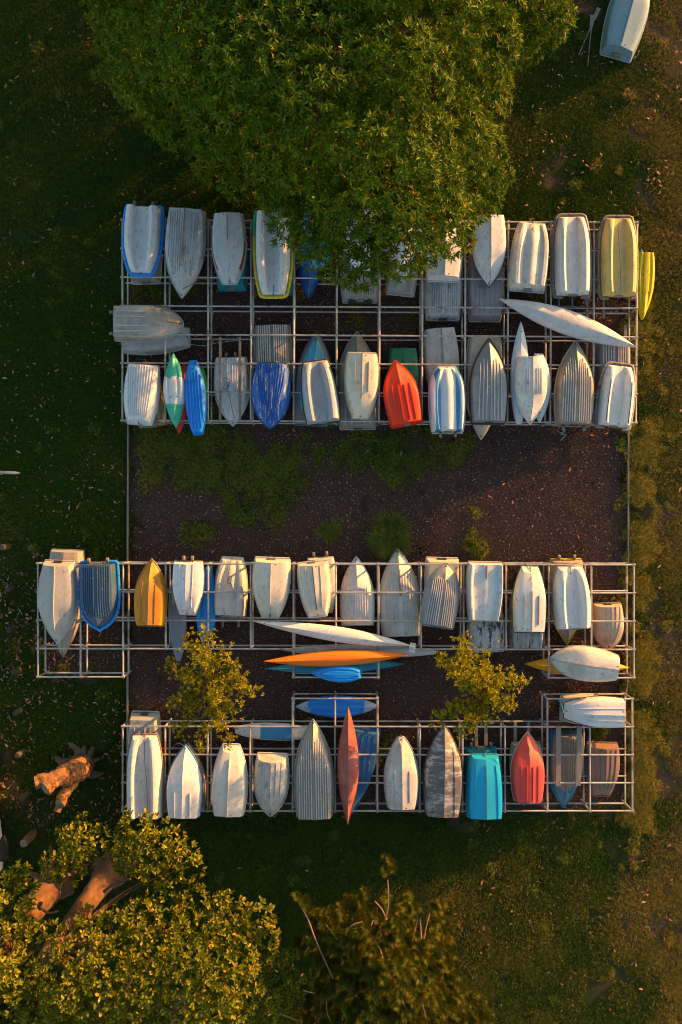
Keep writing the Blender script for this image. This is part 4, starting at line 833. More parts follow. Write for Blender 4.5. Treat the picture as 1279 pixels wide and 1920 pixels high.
# ---- skiff on the lawn and its oars
bt, H = boat('dinghy', 'pale blue skiff lying alone on the lawn in the corner beyond the tree', (1153, 109), (1203, -70), 74, .03, mat=paint((.15, .27, .33), .3, (.12, .17, .18), chips=.06), keel=(.05, .9, .02, .03), D=.42, rim=paint((.28, .38, .42)), rimr=.02, **mod(DING, bs=.78, um=.45, rake=.16))
mk('transom_pad', *box(-.03, .05, -.13, .13, .02, .2, .006), M_WOOD, bt, smooth=False)
def oar(a, b, label):
    p, q = at(*a, .03), at(*b, .03); d = q - p; L = d.length
    root = empty('oar', p, math.atan2(d.y, d.x))
    vv, ff = tube([Vector((0, 0, .0)), Vector((L * .72, 0, 0))], [.017, .02], 8); mk('shaft', vv, ff, M_GREYWOOD, root)
    V = [(L * .70, -.018, -.012), (L * .8, -.06, -.008), (L, -.065, -.006), (L, .065, -.006), (L * .8, .06, -.008), (L * .70, .018, -.012)]
    V += [(x, y, z + .02) for x, y, z in V]
    F = [(5, 4, 3, 2, 1, 0), (6, 7, 8, 9, 10, 11)] + [(i, (i + 1) % 6, (i + 1) % 6 + 6, i + 6) for i in range(6)]
    mk('blade', V, F, M_GREYWOOD, root, smooth=False)
    vv, ff = tube([Vector((L * .2, 0, 0)), Vector((L * .24, 0, 0))], .028, 8); mk('collar', vv, ff, M_RUBBER, root)
    tag(root, label, 'oar', 'oars lying on the lawn')
oar((1085, 103), (1123, 15), 'grey wooden oar on the lawn beside the skiff, crossing on top')
oar((1102, 122), (1111, 28), 'grey wooden oar on the lawn, the one lying straighter and lower')

# ---- ropes
def rope(pts, z, label, r=.012, mat=M_ROPE):
    c = at(pts[0][0], pts[0][1], z); q = [at(p[0], p[1], z + (p[2] if len(p) > 2 else 0)) - c for p in pts]
    vv, ff = tube(bez(q, 6), r, 6); o = mk('rope', vv, ff, mat); o.location = c; tag(o, label, 'rope', 'mooring ropes'); return o
rope([(419, 712), (424, 708), (430, 714), (428, 726), (420, 730), (421, 722), (428, 716), (426, 733), (430, 740), (436, 770), (441, 787)], LO + .46, 'dark rope coiled on the white dinghy under the planks', .011)
rope([(433, 1046, -.2), (431, 1065), (428, 1080), (434, 1082), (432, 1093), (426, 1094), (427, 1085), (432, 1088), (434, 1100)], LO + .45, 'dark rope coiled on the cream lower-tier dinghy', .011)
rope([(1050, 800), (1046, 808), (1056, 812), (1060, 806), (1052, 815), (1062, 814), (1051, 826)], .06, 'pale rope tangled on the mulch behind the olive dinghy', .011, simple('pale_rope', (.3, .34, .36), .9))
rope([(988, 1380), (990, 1395), (993, 1402), (993, 1416)], U + .40, 'tan rope trailing over the coral red bow', .010, simple('tan_rope', (.4, .28, .18), .9))
rope([(270, 1362, -.3), (271, 1378, -.2), (271, 1420), (275, 1470), (278, 1528)], U + .27, 'brown rope lying in the channel of the long white dinghy', .010)
rope([(1161, 408), (1160, 440), (1162, 480), (1164, 520), (1162, 556)], U + .26, 'dark line lying along the pale yellow dinghy', .008)
rope([(365, 712, -.02), (356, 716, -.02), (349, 724, -.1)], KU + .22, 'short black carry cord on the blue sit-on kayak', .008, M_DARK)
rope([(341, 543), (352, 537), (364, 530), (372, 524, -.1)], U + .36, 'dark painter across the bow of the streaked clinker dinghy', .010, M_DARK)
rope([(1057, 1337), (1053, 1322, -.1), (1045, 1310, -.3)], U + .3, 'blue rope tied at the end of the crosswise pram', .012, simple('blue_rope', (.05, .3, .4), .9))
rope([(640, 828), (672, 822), (690, 824), (720, 828)], .05, 'thin grey cord lying in the weedy grass', .008)
rope([(355, 645), (380, 648), (405, 643), (445, 638)], ZL + .05, 'pale line strung under the rails beside the kayaks', .008, simple('white_line', (.45, .45, .45), .8))

# ------------------------------------------------------------------ trees
def leaf_cloud(P, A, nl, length, width, tilt, mat, name, parent, fold=0.35, hexa=False, droop=0.25, jit=0.35):
    """rosettes of leaves: P (n,3) tips of the twigs, A (n,3) unit axes"""
    n = len(P); P = np.repeat(P, nl, 0); A = np.repeat(A, nl, 0); m = len(P)
    ref = np.where(np.abs(A[:, 2:3]) < 0.9, np.array([[0, 0, 1.0]]), np.array([[1.0, 0, 0]]))
    Uu = np.cross(A, ref); Uu /= np.linalg.norm(Uu, axis=1, keepdims=True); Vv = np.cross(A, Uu)
    phi = np.tile(np.arange(nl) * 2.399, n) + np.repeat(rng.random(n) * 6.28, nl) + rng.normal(0, .25, m)
    th = tilt[0] + (tilt[1] - tilt[0]) * np.tile((np.arange(nl) + .5) / nl, n) + rng.normal(0, .12, m)
    d = np.cos(th)[:, None] * A + np.sin(th)[:, None] * (np.cos(phi)[:, None] * Uu + np.sin(phi)[:, None] * Vv)
    L = (length * rng.uniform(1 - jit, 1 + jit * .6, m))[:, None]; W = width * L / length * rng.uniform(.8, 1.2, m)[:, None]
    w = np.cross(d, A); w /= np.linalg.norm(w, axis=1, keepdims=True) + 1e-9
    nn = np.cross(w, d)
    base = P + d * L * 0.06
    dz = np.zeros_like(d); dz[:, 2] = -1
    if hexa:
        a = base + d * L * .38 + dz * L * droop * .15; b = base + d * L * .74 + dz * L * droop * .5; t = base + d * L + dz * L * droop
        V = np.stack([base, a + w * W * .42 + nn * W * fold * .4, b + w * W * .5 + nn * W * fold * .4, t, b - w * W * .5 + nn * W * fold * .4, a - w * W * .42 + nn * W * fold * .4], 1).reshape(-1, 3)
        q = np.arange(m)[:, None] * 6
        F = np.concatenate([q + [0, 3, 1], q + [1, 3, 2], q + [0, 5, 3], q + [5, 4, 3]], 1).reshape(-1, 3)
    else:
        a = base + d * L * .45 + dz * L * droop * .2; t = base + d * L + dz * L * droop
        V = np.stack([base, a + w * W * .5 + nn * W * fold * .5, t, a - w * W * .5 + nn * W * fold * .5], 1).reshape(-1, 3)
        q = np.arange(m)[:, None] * 4
        F = np.concatenate([q + [0, 2, 1], q + [0, 3, 2]], 1).reshape(-1, 3)
    o = mk_tris(name, V, 0, F, mat, parent); tag(o, kind='stuff'); return o

def inside(poly, x, y):
    c = False; n = len(poly); j = n - 1
    for i in range(n):
        xi, yi = poly[i]; xj, yj = poly[j]
        if (yi > y) != (yj > y) and x < (xj - xi) * (y - yi) / (yj - yi) + xi: c = not c
        j = i
    return c
def edge_dist(poly, x, y):
    best = 1e9; n = len(poly)
    for i in range(n):
        x0, y0 = poly[i]; x1, y1 = poly[(i + 1) % n]; dx, dy = x1 - x0, y1 - y0
        t = max(0, min(1, ((x - x0) * dx + (y - y0) * dy) / (dx * dx + dy * dy + 1e-9)))
        best = min(best, math.hypot(x - x0 - t * dx, y - y0 - t * dy))
    return best

def clumps(poly, n, spacing, zedge, ztop, reach, rmin, rmax, inset=26, seed=1, tries=20000):
    r_ = random.Random(seed); xs_ = [p[0] for p in poly]; ys_ = [p[1] for p in poly]; out = []
    for _ in range(tries):
        if len(out) >= n: break
        x, y = r_.uniform(min(xs_), max(xs_)), r_.uniform(min(ys_), max(ys_))
        if not inside(poly, x, y): continue
        e = edge_dist(poly, x, y)
        if e < inset: continue
        if any(math.hypot(x - q[0], y - q[1]) < spacing for q in out): continue
        t = min(1, (e - inset) / reach); z = zedge + (ztop - zedge) * math.sin(t * math.pi / 2) + r_.uniform(-.35, .35)
        out.append((x, y, z, r_.uniform(rmin, rmax)))
    return out

def clump_rosettes(cl, per_m2, flat=0.75, low=-0.35):
    P, A = [], []
    for x, y, z, r in cl:
        c = np.array(at(x, y, z)); n = max(6, int(per_m2 * 4 * math.pi * r * r * 0.62))
        d = rng.normal(0, 1, (n * 2, 3)); d /= np.linalg.norm(d, axis=1, keepdims=True); d = d[d[:, 2] > low][:n]
        rad = r * rng.uniform(0.84, 1.06, (len(d), 1))
        P.append(c + d * rad * np.array([1, 1, flat]))
        a = d * 0.95 + np.array([0, 0, .38]) + rng.normal(0, .28, d.shape); A.append(a / np.linalg.norm(a, axis=1, keepdims=True))
    return np.concatenate(P), np.concatenate(A)

def limb(path, r0, r1, name, mat, parent, n=8, wob=.08):
    P = bez(path, 5); k = len(P) - 1
    vv, ff = tube(P, [r0 + (r1 - r0) * (i / k) ** .8 for i in range(k + 1)], n, wob=wob, seed=len(path) * 31 + k); return mk(name, vv, ff, mat, parent)

def jag(poly, amp, step, seed):
    """an uneven outline: subdivide and push points in and out"""
    r_ = random.Random(seed); out = []
    n = len(poly)
    for i in range(n):
        x0, y0 = poly[i]; x1, y1 = poly[(i + 1) % n]; d = math.hypot(x1 - x0, y1 - y0); k = max(1, int(d / step))
        for j in range(k): t = j / k; out.append((x0 + (x1 - x0) * t + r_.uniform(-amp, amp), y0 + (y1 - y0) * t + r_.uniform(-amp, amp)))
    return out

# ---- the big tree at the top
big = empty('broadleaf_tree', at(610, 20, 0)); off = Vector(big.location)
def rel(o):  # move a world-space part under its thing
    o.location = -off if o.parent is None else o.location
def under(o, root):
    o.parent = root; o.location = (-root.location.x, -root.location.y, -root.location.z); return o
poly = [(330, -440), (200, -300), (150, -120), (165, 60), (205, 120), (245, 200), (300, 250), (350, 265), (375, 300), (430, 325), (480, 340), (495, 395), (520, 440), (560, 480), (610, 515), (680, 525), (745, 510), (800, 500),
        (850, 465), (890, 455), (925, 400), (930, 340), (972, 335), (950, 290), (935, 240), (965, 180), (960, 140), (985, 90), (1040, 65), (1068, 15), (1062, -90), (1000, -280), (900, -430), (640, -500)]
polyj = jag(poly, 9, 45, 5)
M_LEAF1 = leaf_mat('lance_leaf', (0.036, 0.098, 0.003), (0.155, 0.205, 0.006), (0.26, 0.20, 0.012), .25)
cl = clumps(polyj, 130, 62, 3.6, 7.9, 170, .70, 1.0, 36, 3) ; cl += [c for c in clumps(polyj, 330, 36, 3.4, 6.0, 260, .48, .68, 20, 33) if c[1] > 310 or edge_dist(polyj, c[0], c[1]) < 50]
# the drooping lobe over the rack is lower than the rest of the crown
cl = [(x, y, z, r * 1.12 if y > 400 else r) for x, y, z, r in cl]
cl = [(x, y, z if y < 330 else min(z, 3.2 + (560 - y) / 230 * 3.2 + random.uniform(-.3, .3)), r if y < 330 else r * .88) for x, y, z, r in cl]
inner = [(x, y, z - 1.5, r * 1.0) for x, y, z, r in clumps(polyj, 130, 62, 3.0, 7.2, 170, .7, 1.0, 45, 9) if y < 420]
skirt = [(x, y, random.uniform(1.0, 2.9), r) for x, y, z, r in clumps(polyj, 170, 52, 1, 2, 200, .8, 1.0, 48, 12) if y < 380]
inner += skirt
P1, A1_ = clump_rosettes(cl, 19.0); P2, A2_ = clump_rosettes(inner, 9.0)
under(leaf_cloud(np.concatenate([P1, P2]), np.concatenate([A1_, A2_]), 9, .175, .050, (.45, 1.45), M_LEAF1, 'crown', None, droop=.18), big)
base = at(610, 20, 0); fork = at(606, 15, 3.4)
under(limb([base, base.lerp(fork, .5) + Vector((.1, .05, 0)), fork], .52, .36, 'trunk', M_BARK2, None, 12, .1), big)
lim = [c for i, c in enumerate(cl) if i % 4 == 0]
for i, (x, y, z, r) in enumerate(lim):
    e = at(x, y, z - r * .1); mid = fork.lerp(e, .5) + Vector((random.uniform(-.4, .4), random.uniform(-.4, .4), random.uniform(-.2, .5)))
    under(limb([fork, mid, e], .10, .02, 'branch', M_BARK2, None, 6), big)
for (x0, y0, z0, x1, y1, z1) in [(640, 330, 4.2, 620, 380, 3.6), (762, 285, 5.0, 790, 350, 4.0), (790, 350, 4.0, 830, 390, 3.6), (700, 390, 4.0, 660, 440, 3.6), (480, 190, 6.6, 520, 150, 6.8), (585, 65, 6.8, 625, 55, 7.0), (900, 400, 3.6, 860, 350, 4.2)]:
    a_, b_2 = at(x0, y0, z0), at(x1, y1, z1); under(limb([a_, a_.lerp(b_2, .5) + Vector((.1, .1, .1)), b_2], .045, .02, 'branch', M_BARK, None, 6), big)
tag(big, 'huge dark green broadleaf tree overhanging the top rack, gold on its sunny side', 'tree')

# ---- the gold-lit tree at the bottom left
M_LEAF2 = leaf_mat('ovate_leaf', (0.050, 0.095, 0.004), (0.24, 0.21, 0.008), (0.40, 0.27, 0.02), .22)
gold = empty('broadleaf_tree', at(205, 1632, 0))
polyA = jag([(-60, 1690), (60, 1735), (140, 1705), (240, 1690), (300, 1668), (345, 1700), (400, 1668), (440, 1690), (485, 1690), (510, 1735), (540, 1770), (532, 1850), (520, 1920), (545, 2010), (-60, 2010)], 7, 40, 2)
polyB = jag([(112, 1530), (160, 1535), (185, 1565), (230, 1550), (240, 1530), (300, 1532), (330, 1570), (380, 1610), (360, 1655), (290, 1660), (240, 1625), (190, 1600), (140, 1640), (75, 1640), (72, 1605), (120, 1580)], 4, 30, 3)
polyC = jag([(8, 1640), (35, 1612), (55, 1635), (50, 1680), (70, 1710), (-40, 1740), (-60, 1660)], 4, 25, 4)
clA = clumps(polyA, 110, 47, 3.2, 6.0, 200, .46, .70, 22, 5)
clB = clumps(polyB, 60, 26, 3.0, 3.8, 60, .26, .40, 11, 6); clC = clumps(polyC, 14, 28, 3.4, 4.0, 40, .30, .42, 12, 7)
inA = [(x, y, z - .9, r) for x, y, z, r in clumps(polyA, 60, 58, 3.0, 5.4, 200, .55, .8, 38, 8)]
Ps, As = zip(*[clump_rosettes(c_, d_2) for c_, d_2 in ((clA, 19), (clB, 24), (clC, 24), (inA, 7))])
under(leaf_cloud(np.concatenate(Ps), np.concatenate(As), 8, .15, .060, (.35, 1.4), M_LEAF2, 'crown', None, hexa=True, droop=.1), gold)
def trunk_at(px, py, h, r0, r1, lean, name, root):
    b0 = at(px, py, 0); P = [b0 + Vector((0, 0, -.1)), b0 + Vector((lean[0] * .2, lean[1] * .2, h * .25)), b0 + Vector((lean[0] * .6, lean[1] * .6, h * .6)), b0 + Vector((lean[0], lean[1], h))]
    Q = bez(P, 12); k = len(Q) - 1
    rad = [r1 + (r0 - r1) * (1 - i / k) ** 1.6 + .22 * max(0, 1 - i / 8) for i in range(k + 1)]
    vv, ff = tube(Q, rad, 28, disp=(.2, 3.2)); o = mk(name, vv, ff, M_BARK, None); under(o, root); return Q[-1]
tp = trunk_at(207, 1632, 4.6, .40, .26, (-.35, -.25, 0), 'trunk', gold)
for i, c in enumerate(clA[::7] + clB[::12]):
    e = at(c[0], c[1], c[2] - .25); mid = tp.lerp(e, .55) + Vector((random.uniform(-.3, .3), random.uniform(-.3, .3), random.uniform(-.7, -.2)))
    under(limb([tp - Vector((0, 0, .5)), mid, e], .05, .012, 'branch', M_BARK, None, 6), gold)
def px_branch(pts, r0, r1, root, mat=M_BARK): under(limb([at(*p) for p in pts], r0, r1, 'branch', mat, None, 7), root)
px_branch([(130, 1640, 3.3), (113, 1660, 3.2), (113, 1685, 3.2)], .05, .03, gold); px_branch([(195, 1672, 3.2), (215, 1657, 3.3), (245, 1648, 3.5)], .05, .03, gold)
px_branch([(140, 1830, 5.4), (150, 1795, 5.6), (178, 1778, 5.8)], .05, .03, gold); px_branch([(185, 1895, 5.4), (225, 1870, 5.7), (250, 1830, 5.9)], .05, .025, gold)
px_branch([(320, 1920, 5.2), (335, 1880, 5.6), (365, 1866, 5.8)], .05, .03, gold)
for k_, (dx, dy) in enumerate([(.9, .2), (.3, .8)]):
    b0 = at(207, 1632, 0); under(limb([b0 + Vector((0, 0, .25)), b0 + Vector((dx * .6, dy * .6, .12)), b0 + Vector((dx * 1.3, dy * 1.3, -.05))], .2, .05, 'root', M_BARK, None, 8), gold)
tag(gold, 'broadleaf tree with glossy gold-lit leaves and an orange trunk by the lawn corner', 'tree')
twin = empty('broadleaf_tree', at(110, 1650, 0))
tp2 = trunk_at(108, 1650, 4.8, .46, .30, (-.45, -.3, 0), 'trunk', twin)
px_branch([(75, 1700, 3.2), (90, 1712, 3.2), (110, 1708, 3.2)], .045, .025, twin)
for k_, (dx, dy) in enumerate([(-.2, .9), (.8, .4), (-.8, .2)]):
    b0 = at(108, 1650, 0); under(limb([b0 + Vector((0, 0, .25)), b0 + Vector((dx * .6, dy * .6, .12)), b0 + Vector((dx * 1.3, dy * 1.3, -.05))], .2, .05, 'root', M_BARK, None, 8), twin)
clD = clumps(jag([(-120, 1760), (20, 1760), (60, 1850), (30, 2000), (-120, 2000)], 5, 40, 3), 20, 42, 4.2, 6.2, 80, .5, .7, 20, 15)
PD, AD = clump_rosettes(clD, 17)
under(leaf_cloud(PD, AD, 8, .15, .060, (.35, 1.4), M_LEAF2, 'crown', None, hexa=True, droop=.1), twin)
for c in clD[::3]: under(limb([tp2, tp2.lerp(at(c[0], c[1], c[2]), .5) + Vector((0, 0, .3)), at(c[0], c[1], c[2])], .10, .03, 'branch', M_BARK, None, 6), twin)
tag(twin, 'tree with a thick grey knobbly trunk at the very corner, left of the orange trunk', 'tree')

# ---- the brush-tipped pine at the bottom
M_NEEDLE = leaf_mat('pine_brush', (0.040, 0.075, 0.005), (0.14, 0.135, 0.010), (0.24, 0.10, 0.014), .12)
pine = empty('pine_tree', at(700, 1740, 0))
polyP = jag([(600, 1715), (650, 1690), (700, 1680), (750, 1690), (800, 1700), (835, 1740), (850, 1780), (862, 1820), (880, 1850), (905, 1880), (930, 2010), (540, 2010), (560, 1910), (590, 1850), (605, 1790), (585, 1750)], 8, 40, 4)
clP = clumps(polyP, 190, 20, 2.4, 5.0, 130, .20, .32, 6, 21); 
extra = [(725, 1625, 4.2, .2), (733, 1632, 4.1, .17), (565, 1682, 3.9, .2), (815, 1692, 3.9, .24), (757, 1812, 5.6, .3), (613, 1848, 4.4, .22), (900, 1890, 3.6, .26), (565, 1770, 2.6, .2), (612, 1715, 3.3, .22), (735, 1745, 4.6, .26)]
P_, A_ = [], []
pc = np.array(at(705, 1760, 2.0))
low = clumps(polyP, 90, 32, 1.4, 3.6, 130, .2, .3, 12, 22)
for q_, (x, y, z, r) in enumerate(clP + extra + low):
    c = np.array(at(x, y, z)); out = c - pc; out[2] = max(out[2], .3); out /= np.linalg.norm(out)
    for k_ in range(4 if q_ < len(clP) + len(extra) else 2):
        ax = out * .55 + np.array([0, 0, .8]) + rng.normal(0, .35, 3); ax /= np.linalg.norm(ax)
        ln = r * rng.uniform(1.1, 1.7); tt = np.linspace(0, 1, 9)[:, None]
        P_.append(c + rng.normal(0, r * .45, 3) + ax * tt * ln + rng.normal(0, .008, (9, 3))); A_.append(np.repeat(ax[None], 9, 0))
under(leaf_cloud(np.concatenate(P_), np.concatenate(A_), 24, .17, .015, (.45, 1.05), M_NEEDLE, 'crown', None, droop=-.18, jit=.2), pine)
pb = at(705, 1730, 0)
ptop = at(705, 1730, 4.2)
under(limb([pb, pb.lerp(ptop, .5), ptop], .22, .06, 'trunk', M_BARK2, None, 10), pine)
for i, c in enumerate(clP[::9]):
    e = at(c[0], c[1], c[2] - .15); s_ = pb.lerp(ptop, max(.2, (c[2] - 1.6) / 4.6)); under(limb([s_, s_.lerp(e, .5) + Vector((0, 0, -.35)), e], .03, .012, 'branch', M_BARK2, None, 5), pine)
for pts in [[(718, 1735, 4.0), (728, 1700, 4.1), (727, 1650, 4.2)], [(725, 1725, 4.0), (716, 1705, 4.0), (703, 1690, 4.0)], [(625, 1835, 4.0), (595, 1770, 4.0), (578, 1725, 3.95), (563, 1697, 3.9)], [(656, 1798, 4.2), (628, 1755, 4.0), (603, 1725, 3.4)],
            [(795, 1760, 4.0), (800, 1735, 4.0), (806, 1712, 3.95)], [(655, 1775, 4.0), (655, 1740, 4.2), (680, 1728, 4.2)], [(692, 1765, 4.3), (693, 1745, 4.3), (700, 1725, 4.2)], [(762, 1892, 5.2), (752, 1870, 5.3), (753, 1840, 5.4)],
            [(798, 1910, 4.8), (792, 1880, 4.8), (788, 1862, 4.8)], [(723, 1843, 5.0), (718, 1800, 5.1), (710, 1775, 5.0), (703, 1788, 4.9)], [(622, 1918, 4.2), (614, 1900, 4.3), (612, 1875, 4.4)], [(568, 1857, 3.8), (590, 1863, 3.9)], [(657, 1894, 4.6), (673, 1905, 4.6)],
            [(525, 1901, 3.5), (560, 1915, 3.6)], [(775, 1755, 4.1), (783, 1725, 4.1)], [(790, 1760, 4.1), (788, 1722, 4.0)]]:
    under(limb([at(*p) for p in pts], .022, .014, 'branch', M_TWIG, None, 6), pine)
tag(pine, 'dark brush-tipped pine with bare curving twigs at the bottom edge', 'tree')

# ---- two small trees between the lower racks
M_LEAF3 = leaf_mat('small_leaf', (0.15, 0.18, 0.006), (0.46, 0.38, 0.012), (0.5, 0.34, 0.03), .35)
def small_tree(base, fork_, tips, label, seed):
    r_ = random.Random(seed); root = empty('sapling_tree', at(*base, 0)); b0 = at(*base, 0); f = at(*fork_)
    under(limb([b0, b0.lerp(f, .5) + Vector((.05, .04, 0)), f], .055, .04, 'trunk', M_BARK, None, 8), root)
    P_, A_ = [], []
    for x, y, z in tips:
        e = at(x, y, z); mid = f.lerp(e, .5) + Vector((r_.uniform(-.12, .12), r_.uniform(-.12, .12), r_.uniform(0, .2)))
        path = bez([f, mid, e], 8); under(limb([f, mid, e], .026, .007, 'branch', M_BARK, None, 6), root)
        for t in range(5, len(path)):
            frac = t / (len(path) - 1); p = np.array(path[t]); d = np.array((e - f).normalized())
            n = 3 if frac < .55 else 7
            o = rng.normal(0, .06 + .08 * frac, (n, 3)); o[:, 2] *= .6
            P_.append(p + o); a = d * .7 + np.array([0, 0, .6]) + rng.normal(0, .4, (n, 3)); A_.append(a / np.linalg.norm(a, axis=1, keepdims=True))
    under(leaf_cloud(np.concatenate(P_), np.concatenate(A_), 7, .105, .042, (.3, 1.3), M_LEAF3, 'crown', None, droop=.05), root)
    tag(root, label, 'tree', 'small trees between the lower racks')
small_tree((412, 1268), (396, 1285, 1.6), [(320, 1248, 2.3), (352, 1200, 2.5), (388, 1182, 2.3), (420, 1222, 2.4), (375, 1225, 2.8), (450, 1272, 2.5), (476, 1297, 2.4), (440, 1330, 2.2), (412, 1300, 2.9), (325, 1316, 2.2), (350, 1328, 2.0), (335, 1372, 2.0), (378, 1392, 2.1),
            (430, 1388, 2.0), (405, 1350, 2.4), (350, 1265, 2.6), (440, 1250, 2.3)], 'bushy sapling with yellow-green leaves between racks, above the blue-rimmed dinghy', 3)
small_tree((870, 1262), (893, 1300, 1.5), [(830, 1237, 2.3), (868, 1195, 2.4), (862, 1225, 2.6), (907, 1225, 2.5), (920, 1262, 2.6), (950, 1265, 2.5), (980, 1277, 2.3), (960, 1318, 2.3), (915, 1345, 2.2), (880, 1350, 2.3), (870, 1375, 1.9), (846, 1328, 2.2), (818, 1350, 2.0),
            (862, 1272, 2.6), (925, 1300, 2.6), (880, 1262, 2.8)], 'sparse sapling with yellow-green leaves between racks, above the scraped black dinghy', 8)

# ---- tussock and weeds in the mulch
def tussock(px, py, rad, n, hgt, label, name='grass_tussock'):
    c = at(px, py, 0); sc = rng.normal(0, rad * .30, (6, 2)); sc[0] = 0; si = rng.integers(0, 6, n); r = rad * np.sqrt(rng.random(n)) * .40; a = rng.random(n) * 6.283
    bx, by = r * np.cos(a) + sc[si, 0], r * np.sin(a) + sc[si, 1]; aa = a + rng.normal(0, .6, n); L = hgt * rng.uniform(.5, 1.1, n); out = rad * rng.uniform(.02, 1.0, n) ** 1.4 * .62
    dx, dy = np.cos(aa), np.sin(aa); w = rng.uniform(.003, .006, n)
    Pb = np.stack([bx, by, np.zeros(n)], -1); S = np.stack([-dy * w, dx * w, np.zeros(n)], -1)
    mid = Pb + np.stack([dx * out * .4, dy * out * .4, L * .8], -1); tip = Pb + np.stack([dx * out, dy * out, L * rng.uniform(.35, .9, n)], -1)
    V = np.stack([Pb - S, Pb + S, mid + S, mid - S, tip], 1).reshape(-1, 3); q = np.arange(n)[:, None] * 5
    F = np.concatenate([q + [0, 1, 2], q + [0, 2, 3], q + [3, 2, 4]], 1).reshape(-1, 3)
    o = mk_tris(name, V, 0, F, leaf_mat('tussock_blade', (0.065, 0.115, 0.010), (0.20, 0.22, 0.025), (0.34, .25, .06), .3)); o.location = c
    tag(o, label, 'plant')
tussock(731, 1010, .78, 5200, .5, 'big round green grass tussock above the largest clinker boat')
tussock(886, 1022, .38, 420, .16, 'smaller grass clump in the mulch near the tray-bottomed pram')
tussock(620, 994, .42, 900, .16, 'low weed patch in the middle of the open mulch')
tussock(1118, 1372, .28, 500, .3, 'dark weed clump between planks and the brown dinghy')

# ------------------------------------------------------------------ lopped stump, bollards, rock, rail
mb = NT('lopped_bark'); vb = mb.coords('Object'); nb1 = mb.noise(vb, 7.0, 8, .75); nb2 = mb.noise(vb, 2.0, 4, .6)
cb = mb.mix(mb.ramp(nb1, .40, .58), (0.075, 0.030, 0.010), (0.34, 0.14, 0.035)); cb = mb.mix(mb.math('MULTIPLY', mb.ramp(nb2, .45, .65), .6), cb, (0.20, 0.10, 0.045))
mb.l(cb, mb.b.inputs['Base Color']); mb.b.inputs['Roughness'].default_value = .95; mb.bump(nb1, 1.0, .05); M_STUMP = mb.m; M_CUT = simple('cut_wood', (0.20, 0.16, 0.12), 0.85, 0, .5, 14.0)
M_ROOT = simple('old_root', (0.10, 0.07, 0.048), .95, 0, .7, 6.0, bump=1.0)
st = empty('tree_stump', at(150, 1437, 0))
def st_tube(pts, rad, name, mat=M_STUMP, n=12):
    Q = bez([at(*p) for p in pts], 10); k = len(Q) - 1
    rr = []
    for i in range(k + 1):
        t = i / k * (len(rad) - 1); j = min(int(t), len(rad) - 2); rr.append(rad[j] + (rad[j + 1] - rad[j]) * (t - j))
    vv, ff = tube(Q, rr, 22, disp=(.38, 4.5)); return under(mk(name, vv, ff, mat, None, sharp=60), st), Q
st_tube([(152, 1436, -.1), (150, 1440, .5), (140, 1446, 1.2), (120, 1452, 1.9)], [.40, .33, .32, .30], 'trunk')
_, q1 = st_tube([(125, 1451, 1.8), (100, 1458, 2.1), (66, 1466, 2.3)], [.27, .21, .17], 'branch')
_, q2 = st_tube([(118, 1455, 1.8), (98, 1468, 2.2), (84, 1478, 2.4)], [.22, .2, .19], 'branch')
_, q3 = st_tube([(140, 1452, 1.1), (126, 1480, 1.7), (112, 1508, 2.1)], [.24, .18, .15], 'branch')
_, q4 = st_tube([(128, 1478, 1.6), (115, 1503, 1.9), (106, 1521, 2.0)], [.15, .12, .10], 'branch')
for q, r_ in ((q1, .165), (q2, .185), (q3, .145), (q4, .097)):
    d = (q[-1] - q[-2]).normalized(); vv, ff = tube([q[-1] - d * .01, q[-1] + d * .012], r_, 12); under(mk('cut_end', vv, ff, M_CUT, None), st)
for pts in [[(152, 1432, .2), (146, 1408, .15), (128, 1393, .0)], [(156, 1434, .2), (168, 1415, .1), (175, 1400, -.02)], [(158, 1438, .2), (172, 1428, .1), (188, 1422, -.02)], [(156, 1446, .2), (172, 1452, .1), (190, 1452, -.02)], [(140, 1432, .2), (118, 1428, .15), (103, 1418, 0)], [(150, 1430, .2), (155, 1410, .12), (158, 1398, 0)]]:
    st_tube(pts, [.19, .12, .04], 'root', M_ROOT)
tag(st, 'lopped tree stump with sawn orange limbs and spreading roots on the lawn', 'stump')
M_BOL = simple('bollard_timber', (0.075, 0.060, 0.032), 0.9, 0, .6, 5.0, (4, 4, 1)); M_BTOP = simple('bollard_top', (0.045, 0.042, 0.04), 0.9, 0, .5, 20.0)
names = ['level with the open mulch', 'just above the pale grey dinghy', 'beside the bow of the pale grey dinghy', 'below the lawn end of the middle rack', 'in the leaf litter above the stump', 'in the leaf litter level with the stump', 'closest to the white car']
for (x, y, h, r), w_ in zip([(16, 1025, .5, .10), (25, 1103, .45, .085), (27, 1178, .45, .085), (36, 1256, .45, .085), (39, 1331, .45, .085), (44, 1408, .5, .09), (52, 1488, .5, .09)], names):
    root = empty('bollard', at(x, y, 0)); c = Vector((0, 0, 0))
    vv, ff = tube([Vector((0, 0, -.1)), Vector((0, 0, h * .5)), Vector((0, 0, h - .02)), Vector((0, 0, h))], [r, r * 1.02, r, r * .88], 12, wob=.04, seed=y); mk('post', vv, ff, M_BOL, root)
    vv, ff = tube([Vector((0, 0, h)), Vector((0, 0, h + .006))], [r * .86, r * .82], 12); mk('cut_top', vv, ff, M_BTOP, root)
    tag(root, 'short round timber bollard ' + w_, 'bollard', 'timber bollards beside the lawn')
root = empty('bollard', at(62, 1563, 0)); vv, ff = tube([Vector((0, 0, -.1)), Vector((0, 0, .4)), Vector((0, 0, .72)), Vector((0, 0, .75))], [.135, .135, .13, .12], 14, wob=.04, seed=4); mk('post', vv, ff, M_BARK, root)
